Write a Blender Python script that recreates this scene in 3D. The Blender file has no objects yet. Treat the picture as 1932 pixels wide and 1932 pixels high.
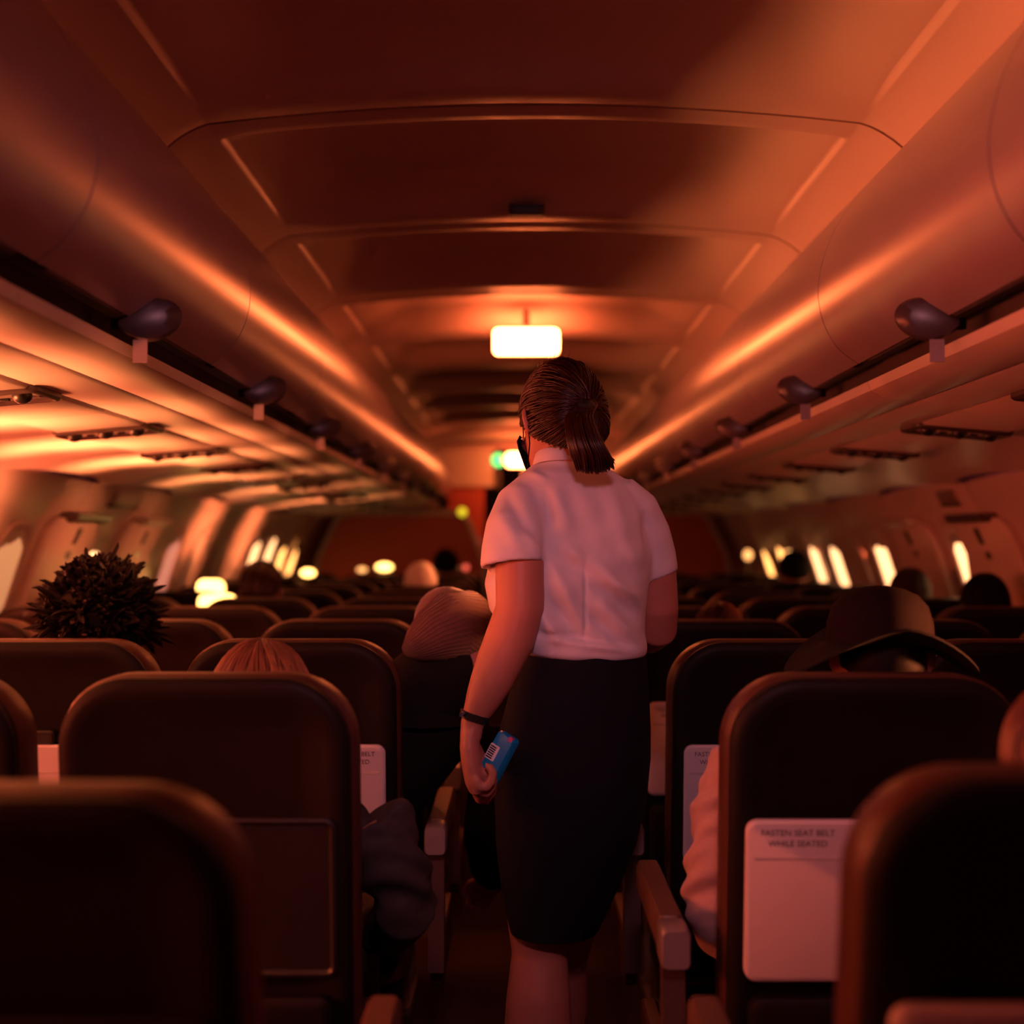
import bpy, bmesh, math, random
import numpy as np
from mathutils import Vector, Matrix, Euler
random.seed(7)
rng = np.random.default_rng(7)
sc = bpy.context.scene
COL = sc.collection

# ------------------------------------------------------------------ camera
F = 2640.0                       # focal length in pixels of the 1932 px frame
CAM = Vector((-0.033, 0.0, 1.30))
PITCH, YAW = math.radians(1.39), math.radians(0.26)
cd = bpy.data.cameras.new('camera'); cam = bpy.data.objects.new('camera', cd); COL.objects.link(cam)
cam.location = CAM; cam.rotation_euler = (math.pi/2 + PITCH, 0, YAW)
cd.sensor_fit = 'HORIZONTAL'; cd.sensor_width = 36.0; cd.lens = 36.0*F/1932.0
cd.clip_start = 0.05; cd.clip_end = 60
cd.dof.use_dof = True; cd.dof.focus_distance = 2.66; cd.dof.aperture_fstop = 2.0
sc.camera = cam
RM = Euler((math.pi/2 + PITCH, 0, YAW)).to_matrix()
def at(px, py, y):
    """world point on the plane at distance y down the aisle seen at a pixel"""
    d = RM @ Vector(((px-966.0)/F, -(py-966.0)/F, -1.0))
    return CAM + d*((y-CAM.y)/d.y)

# ------------------------------------------------------------------ world, exposure
w = bpy.data.worlds.new('world'); sc.world = w; w.use_nodes = True
bg = w.node_tree.nodes['Background']; bg.inputs[0].default_value = (0.55, 0.18, 0.48, 1); bg.inputs[1].default_value = 0.038
sc.view_settings.view_transform = 'Standard'; sc.view_settings.look = 'None'
sc.view_settings.gamma = 1.0; sc.view_settings.exposure = 0.0; sc.view_settings.use_curve_mapping = False
sc.cycles.use_denoising = True
sc.cycles.max_bounces = 8; sc.cycles.diffuse_bounces = 4

H_CAM = 1.30
# ------------------------------------------------------------------ lights
def area(name, loc, target, size, size_y, power, color, spread=180):
    ld = bpy.data.lights.new(name, 'AREA'); ld.shape = 'RECTANGLE'; ld.size = size; ld.size_y = size_y
    ld.energy = power; ld.color = color; ld.spread = math.radians(spread)
    o = bpy.data.objects.new(name, ld); COL.objects.link(o); o.location = loc
    o.rotation_euler = (Vector(target)-Vector(loc)).to_track_quat('-Z', 'Y').to_euler()
    return o
# dim rosy cabin lamp over the aisle behind the photographer
area('cabin_lamp_behind', (0.05, 0.35, 2.10), (0.0, 2.9, 0.95), 0.30, 0.15, 1.7, (1.0, 0.34, 0.42), 58)

# added narrow area lights inside the closed right wall, brightening the left side
for yb_ in (2.2, 3.0, 3.9, 4.9, 5.9, 7.0, 8.2):
    area('sunset_beam', (1.70, yb_, H_CAM-0.12), (-1.55, yb_+0.15, H_CAM+0.10), 0.22, 0.28, 2.6, (1.0, 0.23, 0.075), 12)
# added area lights by the left wall, aimed up to brighten the panels above
for yb_ in (0.9, 1.6, 2.3, 3.0, 3.7, 4.4, 5.5, 6.7, 8.3):
    area('sunset_glare', (-1.68, yb_, H_CAM-0.10), (-1.15, yb_+0.05, H_CAM+0.30), 0.24, 0.30, 8.5 if yb_ < 5 else 4.0, (1.0, 0.28, 0.085), 46)
WARM = (1.0, 0.125, 0.048)       # sunset through the windows
AMBER = (1.0, 0.40, 0.10)
S_LAMP = 52.0

# ------------------------------------------------------------------ materials
def mat(name, col, rough=0.5, spec=0.5, metal=0.0, sheen=0.0, noise=0.0, nscale=40, bump=0.0, bscale=200, stretch=None, emit=None, es=0.0, coat=0.0):
    m = bpy.data.materials.new(name); m.use_nodes = True
    nt = m.node_tree; b = nt.nodes['Principled BSDF']
    b.inputs['Base Color'].default_value = (*col, 1); b.inputs['Roughness'].default_value = rough
    b.inputs['Specular IOR Level'].default_value = spec; b.inputs['Metallic'].default_value = metal
    b.inputs['Sheen Weight'].default_value = sheen; b.inputs['Coat Weight'].default_value = coat
    tc = nt.nodes.new('ShaderNodeTexCoord')
    src = tc.outputs['Object']
    if stretch:
        mp = nt.nodes.new('ShaderNodeMapping'); mp.inputs['Scale'].default_value = stretch
        nt.links.new(src, mp.inputs[0]); src = mp.outputs[0]
    if noise:
        n = nt.nodes.new('ShaderNodeTexNoise'); n.inputs['Scale'].default_value = nscale; n.inputs['Detail'].default_value = 4
        nt.links.new(src, n.inputs['Vector'])
        mx = nt.nodes.new('ShaderNodeMix'); mx.data_type = 'RGBA'
        mx.inputs[6].default_value = (*[c*(1-noise) for c in col], 1); mx.inputs[7].default_value = (*[min(1, c*(1+noise)) for c in col], 1)
        nt.links.new(n.outputs[0], mx.inputs[0]); nt.links.new(mx.outputs[2], b.inputs['Base Color'])
    if bump:
        n2 = nt.nodes.new('ShaderNodeTexNoise'); n2.inputs['Scale'].default_value = bscale; n2.inputs['Detail'].default_value = 3
        nt.links.new(src, n2.inputs['Vector'])
        bp = nt.nodes.new('ShaderNodeBump'); bp.inputs['Strength'].default_value = bump; bp.inputs['Distance'].default_value = 0.002
        nt.links.new(n2.outputs[0], bp.inputs['Height']); nt.links.new(bp.outputs[0], b.inputs['Normal'])
    if emit:
        b.inputs['Emission Color'].default_value = (*emit, 1); b.inputs['Emission Strength'].default_value = es
    return m
M = {}
M['plastic'] = mat('cabin_plastic', (0.68, 0.56, 0.54), 0.34, 0.5, noise=0.03, nscale=6, bump=0.05, bscale=120)
M['ceil'] = mat('ceiling_plastic', (0.50, 0.34, 0.32), 0.45, 0.3, noise=0.03, nscale=6)
M['bin'] = mat('bin_plastic', (0.37, 0.29, 0.37), 0.33, 0.95, noise=0.04, nscale=5, bump=0.08, bscale=30, stretch=(0.3, 3, 0.3), coat=0.7)
M['bin'].node_tree.nodes['Principled BSDF'].inputs['Coat Roughness'].default_value = 0.34
M['bindark'] = mat('bin_rail', (0.10, 0.085, 0.085), 0.3, 0.5, noise=0.1, nscale=20)
M['latch'] = mat('latch_plastic', (0.07, 0.05, 0.05), 0.3, 0.5, noise=0.1)
M['tag'] = mat('tag_paper', (0.36, 0.30, 0.31), 0.6, noise=0.05)
M['black'] = mat('black_plastic', (0.012, 0.011, 0.012), 0.4, noise=0.1)
M['vent'] = mat('vent_grey', (0.20, 0.15, 0.15), 0.35, noise=0.1)
M['unit'] = mat('unit_grey', (0.07, 0.045, 0.045), 0.35, noise=0.1)
M['wallm'] = mat('sidewall_plastic', (0.58, 0.45, 0.44), 0.4, 0.4, noise=0.04, nscale=8)
M['shade'] = mat('window_shade', (0.55, 0.50, 0.50), 0.5, noise=0.03)
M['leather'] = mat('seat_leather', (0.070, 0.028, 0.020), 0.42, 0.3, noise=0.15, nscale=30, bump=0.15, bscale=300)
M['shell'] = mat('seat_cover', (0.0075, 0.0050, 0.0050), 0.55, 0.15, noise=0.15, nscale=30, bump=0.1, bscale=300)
M['tray'] = mat('tray_plastic', (0.60, 0.56, 0.58), 0.42, 0.4, noise=0.02, nscale=20, bump=0.06, bscale=500)
M['traygrey'] = mat('tray_grey', (0.48, 0.44, 0.45), 0.45, noise=0.03)
M['print'] = mat('tray_print', (0.10, 0.07, 0.07), 0.6, noise=0.05)
M['metal'] = mat('seat_metal', (0.36, 0.33, 0.35), 0.35, 0.5, metal=0.6, noise=0.05)
M['pad'] = mat('armrest_pad', (0.11, 0.06, 0.045), 0.42, 0.4, noise=0.1)
M['carpet'] = mat('aisle_carpet', (0.035, 0.022, 0.024), 0.95, 0.1, noise=0.4, nscale=150, bump=0.6, bscale=400)
M['bulk'] = mat('partition_fabric', (0.48, 0.11, 0.08), 0.7, 0.2, noise=0.12, nscale=60, bump=0.2, bscale=300)
M['trim'] = mat('partition_trim', (0.55, 0.48, 0.45), 0.35, noise=0.05)
M['beige'] = mat('header_plastic', (0.62, 0.54, 0.46), 0.5, noise=0.05)
M['dark'] = mat('galley_dark', (0.03, 0.02, 0.02), 0.6, noise=0.1)
M['skin'] = mat('skin', (0.40, 0.165, 0.125), 0.48, 0.4, noise=0.08, nscale=25, bump=0.08, bscale=300)
M['skin2'] = mat('skin_dark', (0.16, 0.08, 0.055), 0.48, 0.4, noise=0.08, nscale=25)
M['shirt'] = mat('shirt_cotton', (0.66, 0.63, 0.70), 0.75, 0.2, sheen=0.1, noise=0.02, nscale=200, bump=0.12, bscale=700)
M['skirt'] = mat('skirt_navy', (0.005, 0.005, 0.011), 0.8, 0.15, sheen=0.0, noise=0.2, nscale=100, bump=0.2, bscale=700)
M['hair'] = mat('hair_auburn', (0.024, 0.006, 0.0035), 0.36, 0.35, noise=0.5, nscale=60)
M['hairblack'] = mat('hair_black', (0.006, 0.004, 0.004), 0.6, 0.12, noise=0.3, nscale=60)
M['hairblond'] = mat('hair_copper', (0.15, 0.055, 0.035), 0.4, 0.5, noise=0.4, nscale=60)
M['eye'] = mat('eye_white', (0.7, 0.68, 0.66), 0.2)
M['iris'] = mat('iris_brown', (0.03, 0.015, 0.01), 0.2)
M['lip'] = mat('lip', (0.42, 0.16, 0.14), 0.4)
M['gold'] = mat('silver_metal', (0.85, 0.78, 0.74), 0.18, metal=1.0)
M['blue'] = mat('blue_wrapper', (0.005, 0.22, 0.52), 0.28, 0.5, noise=0.15, nscale=50)
M['paper'] = mat('white_paper', (0.75, 0.74, 0.80), 0.6)
M['pink'] = mat('pink_tab', (0.5, 0.06, 0.25), 0.5)
M['pinkknit'] = mat('rose_jersey', (0.42, 0.29, 0.28), 0.85, 0.15, sheen=0.2, noise=0.08, nscale=120, bump=0.4, bscale=260)
M['grey'] = mat('grey_denim', (0.055, 0.046, 0.048), 0.85, 0.15, noise=0.25, nscale=60, bump=0.3, bscale=400)
M['blackcloth'] = mat('black_cloth', (0.010, 0.009, 0.010), 0.9, 0.1, noise=0.2, nscale=80)
M['redcloth'] = mat('red_cloth', (0.55, 0.012, 0.012), 0.8, 0.15, noise=0.1, nscale=60, bump=0.2, bscale=300)
M['knit'] = mat('brown_knit', (0.11, 0.055, 0.05), 0.9, 0.1, sheen=0.3, noise=0.2, nscale=90)
M['whitecloth'] = mat('white_cap_cloth', (0.70, 0.58, 0.54), 0.8, 0.1, noise=0.05)
M['browncloth'] = mat('dark_brown_felt', (0.009, 0.004, 0.004), 0.9, 0.1, noise=0.15, nscale=60, bump=0.3, bscale=300)
M['jean'] = mat('dark_trousers', (0.03, 0.032, 0.045), 0.85, 0.15, noise=0.2, nscale=80)
def emis(name, col, s, base=(0.7, 0.65, 0.6)): return mat(name, base, 0.4, emit=col, es=s)
M['lamp'] = emis('lamp_white', (1.0, 0.178, 0.048), S_LAMP)
M['green'] = emis('lamp_green', (0.05, 1.0, 0.22), 2.2)
M['yellow'] = emis('lamp_yellow', (1.0, 0.75, 0.02), 1.0)
M['redlamp'] = emis('lamp_red', (1.0, 0.10, 0.06), 1.2)
M['rosy'] = emis('lamp_rosy', (1.0, 0.12, 0.16), 0.35)
M['warmlamp'] = emis('reading_glow', (1.0, 0.50, 0.12), 7.0)  # glow of the made-up bright spots over the seats
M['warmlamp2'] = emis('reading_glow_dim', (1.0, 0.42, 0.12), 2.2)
M['winbright'] = emis('window_sun', (1.0, 0.45, 0.18), 3.2)
M['winwarm'] = emis('window_warm', WARM, 54.0)
M['winred'] = emis('window_red', (1.0, 0.10, 0.035), 28.0)
M['windim'] = emis('window_dim', (1.0, 0.40, 0.16), 0.55)
M['winpink'] = emis('window_pink', (1.0, 0.30, 0.20), 0.6)
M['winpale'] = emis('window_pale', (1.0, 0.30, 0.16), 14.0)
M['winrose'] = emis('window_rose', (1.0, 0.22, 0.14), 1.5)
M['winamber'] = emis('window_amber', AMBER, 4.0)

# ------------------------------------------------------------------ mesh helpers
class MB:
    def __init__(s): s.v = []; s.f = []; s.mi = []; s.cur = 0
    def add(s, vs, fs):
        o = len(s.v); s.v += [tuple(p) for p in vs]; s.f += [tuple(i+o for i in f) for f in fs]; s.mi += [s.cur]*len(fs); return s
    def box(s, c, d, r=None):
        x, y, z = d[0]/2, d[1]/2, d[2]/2
        vs = [Vector((i*x, j*y, k*z)) for i in (-1, 1) for j in (-1, 1) for k in (-1, 1)]
        if r is not None: vs = [r @ p for p in vs]
        c = Vector(c)
        return s.add([p+c for p in vs], [(0,1,3,2),(4,6,7,5),(0,4,5,1),(2,3,7,6),(0,2,6,4),(1,5,7,3)])
    def rings(s, rings, cap=True, close=True, loop=False):
        n = len(rings[0]); vs = [p for r in rings for p in r]; fs = []
        m = len(rings); R = range(m if loop else m-1)
        for i in R:
            for j in range(n if close else n-1):
                a, b = i*n+j, i*n+(j+1) % n; c, d = ((i+1) % m)*n+(j+1) % n, ((i+1) % m)*n+j
                fs.append((a, b, c, d))
        if cap and not loop:
            fs.append(tuple(reversed(range(n)))); fs.append(tuple(range((m-1)*n, m*n)))
        return s.add(vs, fs)
    def tube(s, pts, rad, n=12, cap=True, flat=None, up=None):
        pts = [Vector(p) for p in pts]
        if not hasattr(rad, '__len__'): rad = [rad]*len(pts)
        t0 = (pts[1]-pts[0]).normalized()
        u = Vector(up) if up is not None else (Vector((0, 1, 0)) if abs(t0.y) < 0.9 else Vector((1, 0, 0)))
        u = (u - t0*u.dot(t0)).normalized(); rs = []
        for i, p in enumerate(pts):
            a = pts[max(i-1, 0)]; b = pts[min(i+1, len(pts)-1)]; t = (b-a).normalized()
            u = (u - t*u.dot(t)).normalized(); v = t.cross(u)
            k = flat if flat else 1.0
            rs.append([p + (u*math.cos(q)*rad[i] + v*math.sin(q)*rad[i]*k) for q in [2*math.pi*j/n for j in range(n)]])
        return s.rings(rs, cap)
    def ell(s, c, r, n=16, m=10, rot=None):
        c = Vector(c); rs = []
        for i in range(m+1):
            th = math.pi*(0.02+0.96*i/m)
            ring = [Vector((r[0]*math.sin(th)*math.cos(2*math.pi*j/n), r[1]*math.sin(th)*math.sin(2*math.pi*j/n), r[2]*math.cos(th))) for j in range(n)]
            rs.append([(rot @ p if rot is not None else p)+c for p in ring])
        return s.rings(rs[::-1])
    def cyl(s, a, b, r, n=16, r2=None): return s.tube([a, b], [r, r if r2 is None else r2], n)
    def mesh(s, name='m'):
        me = bpy.data.meshes.new(name); me.from_pydata([tuple(p) for p in s.v], [], s.f); me.validate(); me.update(); return me
    def obj(s, name, m, parent=None, smooth=True, ang=40):
        me = s.mesh(name); return mkobj(name, me, m, parent, smooth, ang, s.mi)
def mkobj(name, me, m, parent=None, smooth=True, ang=40, mi=None):
    if m is not None:
        ms = m if isinstance(m, (list, tuple)) else [m]
        me.materials.clear()
        for q in ms: me.materials.append(M[q] if isinstance(q, str) else q)
        if mi and len(ms) > 1: me.polygons.foreach_set('material_index', mi)
    if smooth:
        me.polygons.foreach_set('use_smooth', [True]*len(me.polygons))
        try: me.set_sharp_from_angle(angle=math.radians(ang))
        except Exception: pass
    o = bpy.data.objects.new(name, me); COL.objects.link(o)
    if parent: o.parent = parent
    return o
def empty(name, loc=(0, 0, 0), rz=0):
    o = bpy.data.objects.new(name, None); COL.objects.link(o); o.location = loc; o.rotation_euler = (0, 0, rz); o.empty_display_size = 0.1; return o
def tag(o, label, cat, group=None):
    o['label'] = label; o['category'] = cat
    if group: o['group'] = group
    return o
def struct(o, label=None):
    o['kind'] = 'structure'
    if label: o['label'] = label
    return o
def kids(o): return [c for c in bpy.data.objects if c.parent == o]
def copy_tree(o, parent=None, ch=None):
    c = o.copy(); COL.objects.link(c); c.parent = parent
    for k in KID.get(o.name, []): copy_tree(k, c)
    return c
KID = {}
def index_kids(root):
    ks = kids(root); KID[root.name] = ks
    for k in ks: index_kids(k)
def remeshed(mb, voxel, smooth=4, factor=0.5):
    me = mb.mesh('tmp'); o = bpy.data.objects.new('tmp', me); COL.objects.link(o)
    bm = bmesh.new(); bm.from_mesh(me); bmesh.ops.recalc_face_normals(bm, faces=bm.faces); bm.to_mesh(me); bm.free()
    r = o.modifiers.new('r', 'REMESH'); r.mode = 'VOXEL'; r.voxel_size = voxel; r.use_smooth_shade = True
    if smooth:
        q = o.modifiers.new('s', 'SMOOTH'); q.iterations = smooth; q.factor = factor
    dg = bpy.context.evaluated_depsgraph_get(); dg.update()
    out = bpy.data.meshes.new_from_object(o.evaluated_get(dg))
    bpy.data.objects.remove(o); bpy.data.meshes.remove(me)
    return out
def rrect(w, h, r, n=6, cx=0.0, cz=0.0):
    """rounded rectangle outline, r = (bl, br, tr, tl) radii, as (x, z) pairs, counter-clockwise"""
    if not hasattr(r, '__len__'): r = (r,)*4
    out = []
    for (sx, sz, a0, rr) in ((-1, -1, 180, r[0]), (1, -1, 270, r[1]), (1, 1, 0, r[2]), (-1, 1, 90, r[3])):
        px, pz = cx+sx*(w/2-rr), cz+sz*(h/2-rr)
        for i in range(n+1):
            a = math.radians(a0+90*i/n); out.append((px+rr*math.cos(a), pz+rr*math.sin(a)))
    return out
def slab(mb, w, h, r, cx, cz, prof, fn, n=6):
    """stack of inset rounded rectangles; prof = [(depth, inset)...]; fn(x, depth, z) -> point"""
    rs = []
    for d, ins in prof:
        rr = tuple(max(q-ins, 0.002) for q in (r if hasattr(r, '__len__') else (r,)*4))
        rs.append([fn(x, d, z) for x, z in rrect(w-2*ins, h-2*ins, rr, n, cx, cz)])
    mb.rings(rs)
def ordinal(i): return ['first','second','third','fourth','fifth','sixth','seventh','eighth','ninth','tenth','eleventh','twelfth','thirteenth','fourteenth','fifteenth'][i]
H = 1.30                                     # heights below are measured from the camera's height

# ------------------------------------------------------------------ floor, walls, ceiling
Y0, Y1 = -1.334, 13.59
SEAM = [2.93+1.066*k for k in range(-4, 11)]
mb = MB(); mb.box((0, (Y0+15)/2, -0.03), (3.7, 15-Y0+0.2, 0.06)); struct(mb.obj('floor', 'carpet', smooth=False), 'dark red carpeted cabin floor and aisle')

WALLP = [(1.62, 0.30), (1.585, 0.235), (1.60, 0.19), (1.655, 0.10), (1.715, -0.03), (1.76, -0.16), (1.80, -0.32), (1.825, -0.52), (1.83, -0.75), (1.80, -1.0), (1.73, -1.30)]
def wall_x(z):
    for (xa, za), (xb, zb) in zip(WALLP, WALLP[1:]):
        if zb <= z <= za: return xa+(xb-xa)*(z-za)/(zb-za)
    return 1.75
def wall_n(z):
    a, b = wall_x(z+0.05), wall_x(z-0.05); return math.atan2(b-a, 0.10)
for s, side in ((-1, 'left'), (1, 'right')):
    root = struct(empty('wall_'+side), side+' curved cabin sidewall of pale plastic panels')
    for i, (ya, yb) in enumerate(zip(SEAM, SEAM[1:])):
        mb = MB(); g = 0.004; ins = 0.03; rows = []
        for y, off in ((ya+g, 0.012), (ya+g, 0.0), (ya+ins, -0.004), ((ya+yb)/2, -0.010), (yb-ins, -0.004), (yb-g, 0.0), (yb-g, 0.012)):
            rows.append([Vector((s*(x+off), y, H+z)) for x, z in WALLP])
        mb.rings(rows, cap=False, close=False)
        p = mb.obj('panel', 'wallm', root)
    mb = MB(); mb.box((s*1.90, (Y0+15)/2, 1.1), (0.05, 15-Y0, 2.4)); mb.obj('hull', 'dark', root, smooth=False)

ROW0, PITCHR = 1.29, 0.78
rowy = lambda r: ROW0+PITCHR*(r-1)
# ceiling
root = struct(empty('ceiling'), 'arched pale ceiling of recessed panels between the bins')
def zb(x):
    ax = abs(x)
    if ax <= 0.687: return 0.93-0.04*(ax/0.687)**2
    t = (ax-0.687)/(0.80-0.687); return 0.89-0.03*t-0.045*t*t
def sstep(a, b, x):
    t = min(max((x-a)/(b-a), 0), 1); return t*t*(3-2*t)
NX = 72
xs = sorted(set([round(-0.80+1.6*i/NX, 5) for i in range(NX+1)] + [sx*q for sx in (-1, 1) for q in (0.688, 0.685, 0.681, 0.677, 0.674, 0.66)]))
for k, (ya, yb) in enumerate(zip(SEAM, SEAM[1:])):
    if yb > 11.5: break
    vs = [0.006, 0.012, 0.05, 0.085, 0.095, 0.105, 0.115, 0.125, 0.14, 0.2, 0.35, 0.5, 0.62, 0.70, 0.76, 0.80, 0.84, 0.88, 0.91, 0.935, 0.95, 0.96, 0.97, 0.985, 1.0, 1.04, 1.054, 1.060]
    mb = MB(); rows = []
    rows.append([Vector((x, ya+0.006, H+zb(x)+0.03)) for x in xs])
    for v in vs:
        rows.append([Vector((x, ya+v, H+zb(x) + (0.016*(1-sstep(0.676, 0.687, abs(x)))+0.078*(1-sstep(0.48, 0.675, abs(x))))*sstep(0.085, 0.15, v)*(1-sstep(0.74, 0.985, v))
                             - (0.004 if 0.02 < v < 1.05 else 0.0))) for x in xs])
    rows.append([Vector((x, ya+1.060, H+zb(x)+0.03)) for x in xs])
    mb.rings(rows, cap=False, close=False); mb.obj('panel', 'ceil', root, ang=60)
mb = MB(); mb.box((0, 6.1, H+1.14), (1.75, 15, 0.04)); mb.obj('upper_skin', 'dark', root, smooth=False)
mb = MB(); slab(mb, 0.10, 0.05, 0.012, 0, 0, [(0, 0.004), (0.012, 0), (0.03, 0)], lambda x, d, z: Vector((x-0.01, 3.83+z, H+0.925+d-0.02)))
mb.obj('sensor', 'black', root)
# arch trim where the panels end and the lower vestibule ceiling beyond
ye = SEAM[12] if len(SEAM) > 12 else 11.46
mb = MB(); rows = []
for dy, dz in ((0, 0.04), (0.0, -0.03), (0.02, -0.045), (0.07, -0.045), (0.09, -0.03), (0.09, 0.04)):
    rows.append([Vector((x, ye+0.02+dy, H+zb(x)+dz)) for x in xs])
mb.rings(rows, cap=False, close=False); mb.obj('arch_trim', 'beige', root)
mb = MB(); mb.box((0, ye+1.4, H+0.83), (1.5, 2.6, 0.03)); mb.obj('vestibule_panel', 'ceil', root, smooth=False)

# far end: header, door posts, dark passage
root = struct(empty('wall_front'), 'far end of the cabin with beige header and dark passage')
mb = MB(); mb.box((-0.46, ye+0.30, H+0.67), (0.52, 0.04, 0.34)); mb.obj('header_panel', 'beige', root, smooth=False)
mb = MB(); mb.box((0.36, ye+0.30, H+0.67), (0.72, 0.04, 0.34)); mb.obj('header_panel', 'beige', root, smooth=False)
mb = MB(); mb.box((-0.20, ye+0.27, H+0.66), (0.05, 0.05, 0.36)); mb.obj('post', 'dark', root, smooth=False)
mb = MB(); mb.box((-0.47, ye+0.34, H-0.40), (0.30, 0.05, 1.80)); mb.obj('door_panel', 'bulk', root, smooth=False)
mb = MB(); mb.box((0.47, ye+0.34, H-0.40), (0.40, 0.05, 1.80)); mb.obj('door_panel', 'bulk', root, smooth=False)
mb = MB(); mb.box((0, 14.4, 1.1), (3.7, 0.05, 2.6)); mb.obj('end_panel', 'dark', root, smooth=False)

# cabin partitions
for s, side in ((-1, 'left'), (1, 'right')):
    c = empty('partition', (0, 11.0, 0))
    tag(c, ('maroon cabin divider with pale edge beyond the last seats, ' + ('behind the white cap' if s < 0 else 'right of the attendant')), 'partition')
    pts = [(0.30, 0), (0.30, 1.15), (0.36, 1.32), (0.43, 1.50), (0.47, 1.545), (0.53, 1.56), (1.36, 1.56), (1.42, 1.54), (1.47, 1.49), (1.60, 1.22), (1.66, 0.9), (1.66, 0)]
    mb = MB(); mb.rings([[Vector((s*x, d, z)) for x, z in pts] for d in (0, 0.04)]); mb.obj('fabric_panel', 'bulk', c, smooth=False)
    mb = MB(); mb.tube([Vector((s*x, 0.01, z)) for x, z in pts], 0.020, 8); mb.obj('edge_trim', 'trim', c)

# ------------------------------------------------------------------ windows and exits
def on_wall(s, y, z, off=0.0):
    """a local frame on the sidewall: returns (origin, outward tilt) with x inward"""
    return Vector((s*(wall_x(z)-off), y, H+z))
def wall_patch(mb, s, yc, zc, w, h, r, prof, n=5):
    # rounded rectangle hugging the wall; depth positive = into the cabin
    def fn(a, d, z):
        return Vector((s*(wall_x(z)-0.012-d), yc+a, H+z))
    rs = []
    for d, ins in prof:
        o = []
        base = rrect(w-2*ins, h-2*ins, max(r-ins, 0.004), n, 0, zc)
        # subdivide straight sides so the outline follows the curved wall
        dense = []
        for (a, b), (a2, b2) in zip(base, base[1:]+base[:1]):
            m = max(1, int(abs(b2-b)/0.05))
            for q in range(m): dense.append((a+(a2-a)*q/m, b+(b2-b)*q/m))
        rs.append([fn(a, d, z) for a, z in dense])
    mb.rings(rs)
wi = 0
def window(s, y, pane, shade_to, z0=-0.29, z1=0.05, off=0.0):
    """shade_to: fraction of the opening covered from the top by the pull-down shade"""
    global wi; wi += 1
    root = struct(empty('window_%d' % wi), ('left' if s < 0 else 'right')+' sidewall window')
    zc, h = (z0+z1)/2, z1-z0
    mb = MB(); out = []
    def ring(w_, h_, r_, d):
        return [Vector((s*(wall_x(z)-0.012-off-d), y+a, H+z)) for a, z in rrect(w_, h_, min(r_, h_*0.45), 6, 0, zc)]
    mb.rings([ring(0.30, h+0.06, 0.10, -0.002), ring(0.29, h+0.05, 0.10, 0.006), ring(0.25, h+0.01, 0.09, 0.004), ring(0.235, h, 0.085, -0.006)], cap=False)
    mb.obj('frame', 'wallm', root)
    mb = MB(); mb.rings([ring(0.24, h+0.005, 0.085, -0.006), ring(0.23, h-0.005, 0.085, -0.0055)]); mb.obj('pane', pane, root)
    if shade_to > 0:
        hh = h*shade_to; zt = z1-hh/2
        mb = MB(); wall_patch(mb, s, y, zt, 0.245, hh, 0.03 if shade_to < 0.99 else 0.08, [(-0.004, 0), (0.000, 0.002)]); mb.obj('shade', 'shade', root)
    return root
WP = 0.533
LW = {0.35: ('winred', 0), 0.89: ('winwarm', 0), 1.42: ('winwarm', 0), 1.95: ('winwarm', 0.3), 2.45: ('winpale', 0), 2.98: ('winwarm', 0.2), 3.52: ('winwarm', 0.4), 4.05: ('winwarm', 0.2), 4.58: ('windim', 0),
      6.75: ('winpink', 0), 7.28: ('windim', 1), 7.81: ('windim', 1), 8.35: ('windim', 1), 8.88: ('winbright', 0), 9.41: ('winbright', 0), 9.94: ('winamber', 0.3), 10.5: ('winamber', 0.5)}
RW = {0.89: ('winrose', 0.4), 1.95: ('winrose', 0.4), 2.98: ('winrose', 0.4), 4.05: ('winrose', 0.4), 5.46: ('winbright', 0.12), 6.70: ('winbright', 0.18), 7.23: ('windim', 1), 7.70: ('winbright', 0.28), 8.24: ('winbright', 0.28), 8.78: ('windim', 1), 9.30: ('winamber', 0.3), 9.9: ('winamber', 0.5)}
for y, (p, sh) in LW.items(): window(-1, y, p, sh)
for y, (p, sh) in RW.items(): window(1, y, p, sh)
window(-1, 5.55, 'winbright', 0.0, z0=-0.15, z1=0.02)
window(1, 5.02, 'winamber', 0.0, z0=-0.30, z1=-0.085, off=0.036)
di = 0
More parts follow.
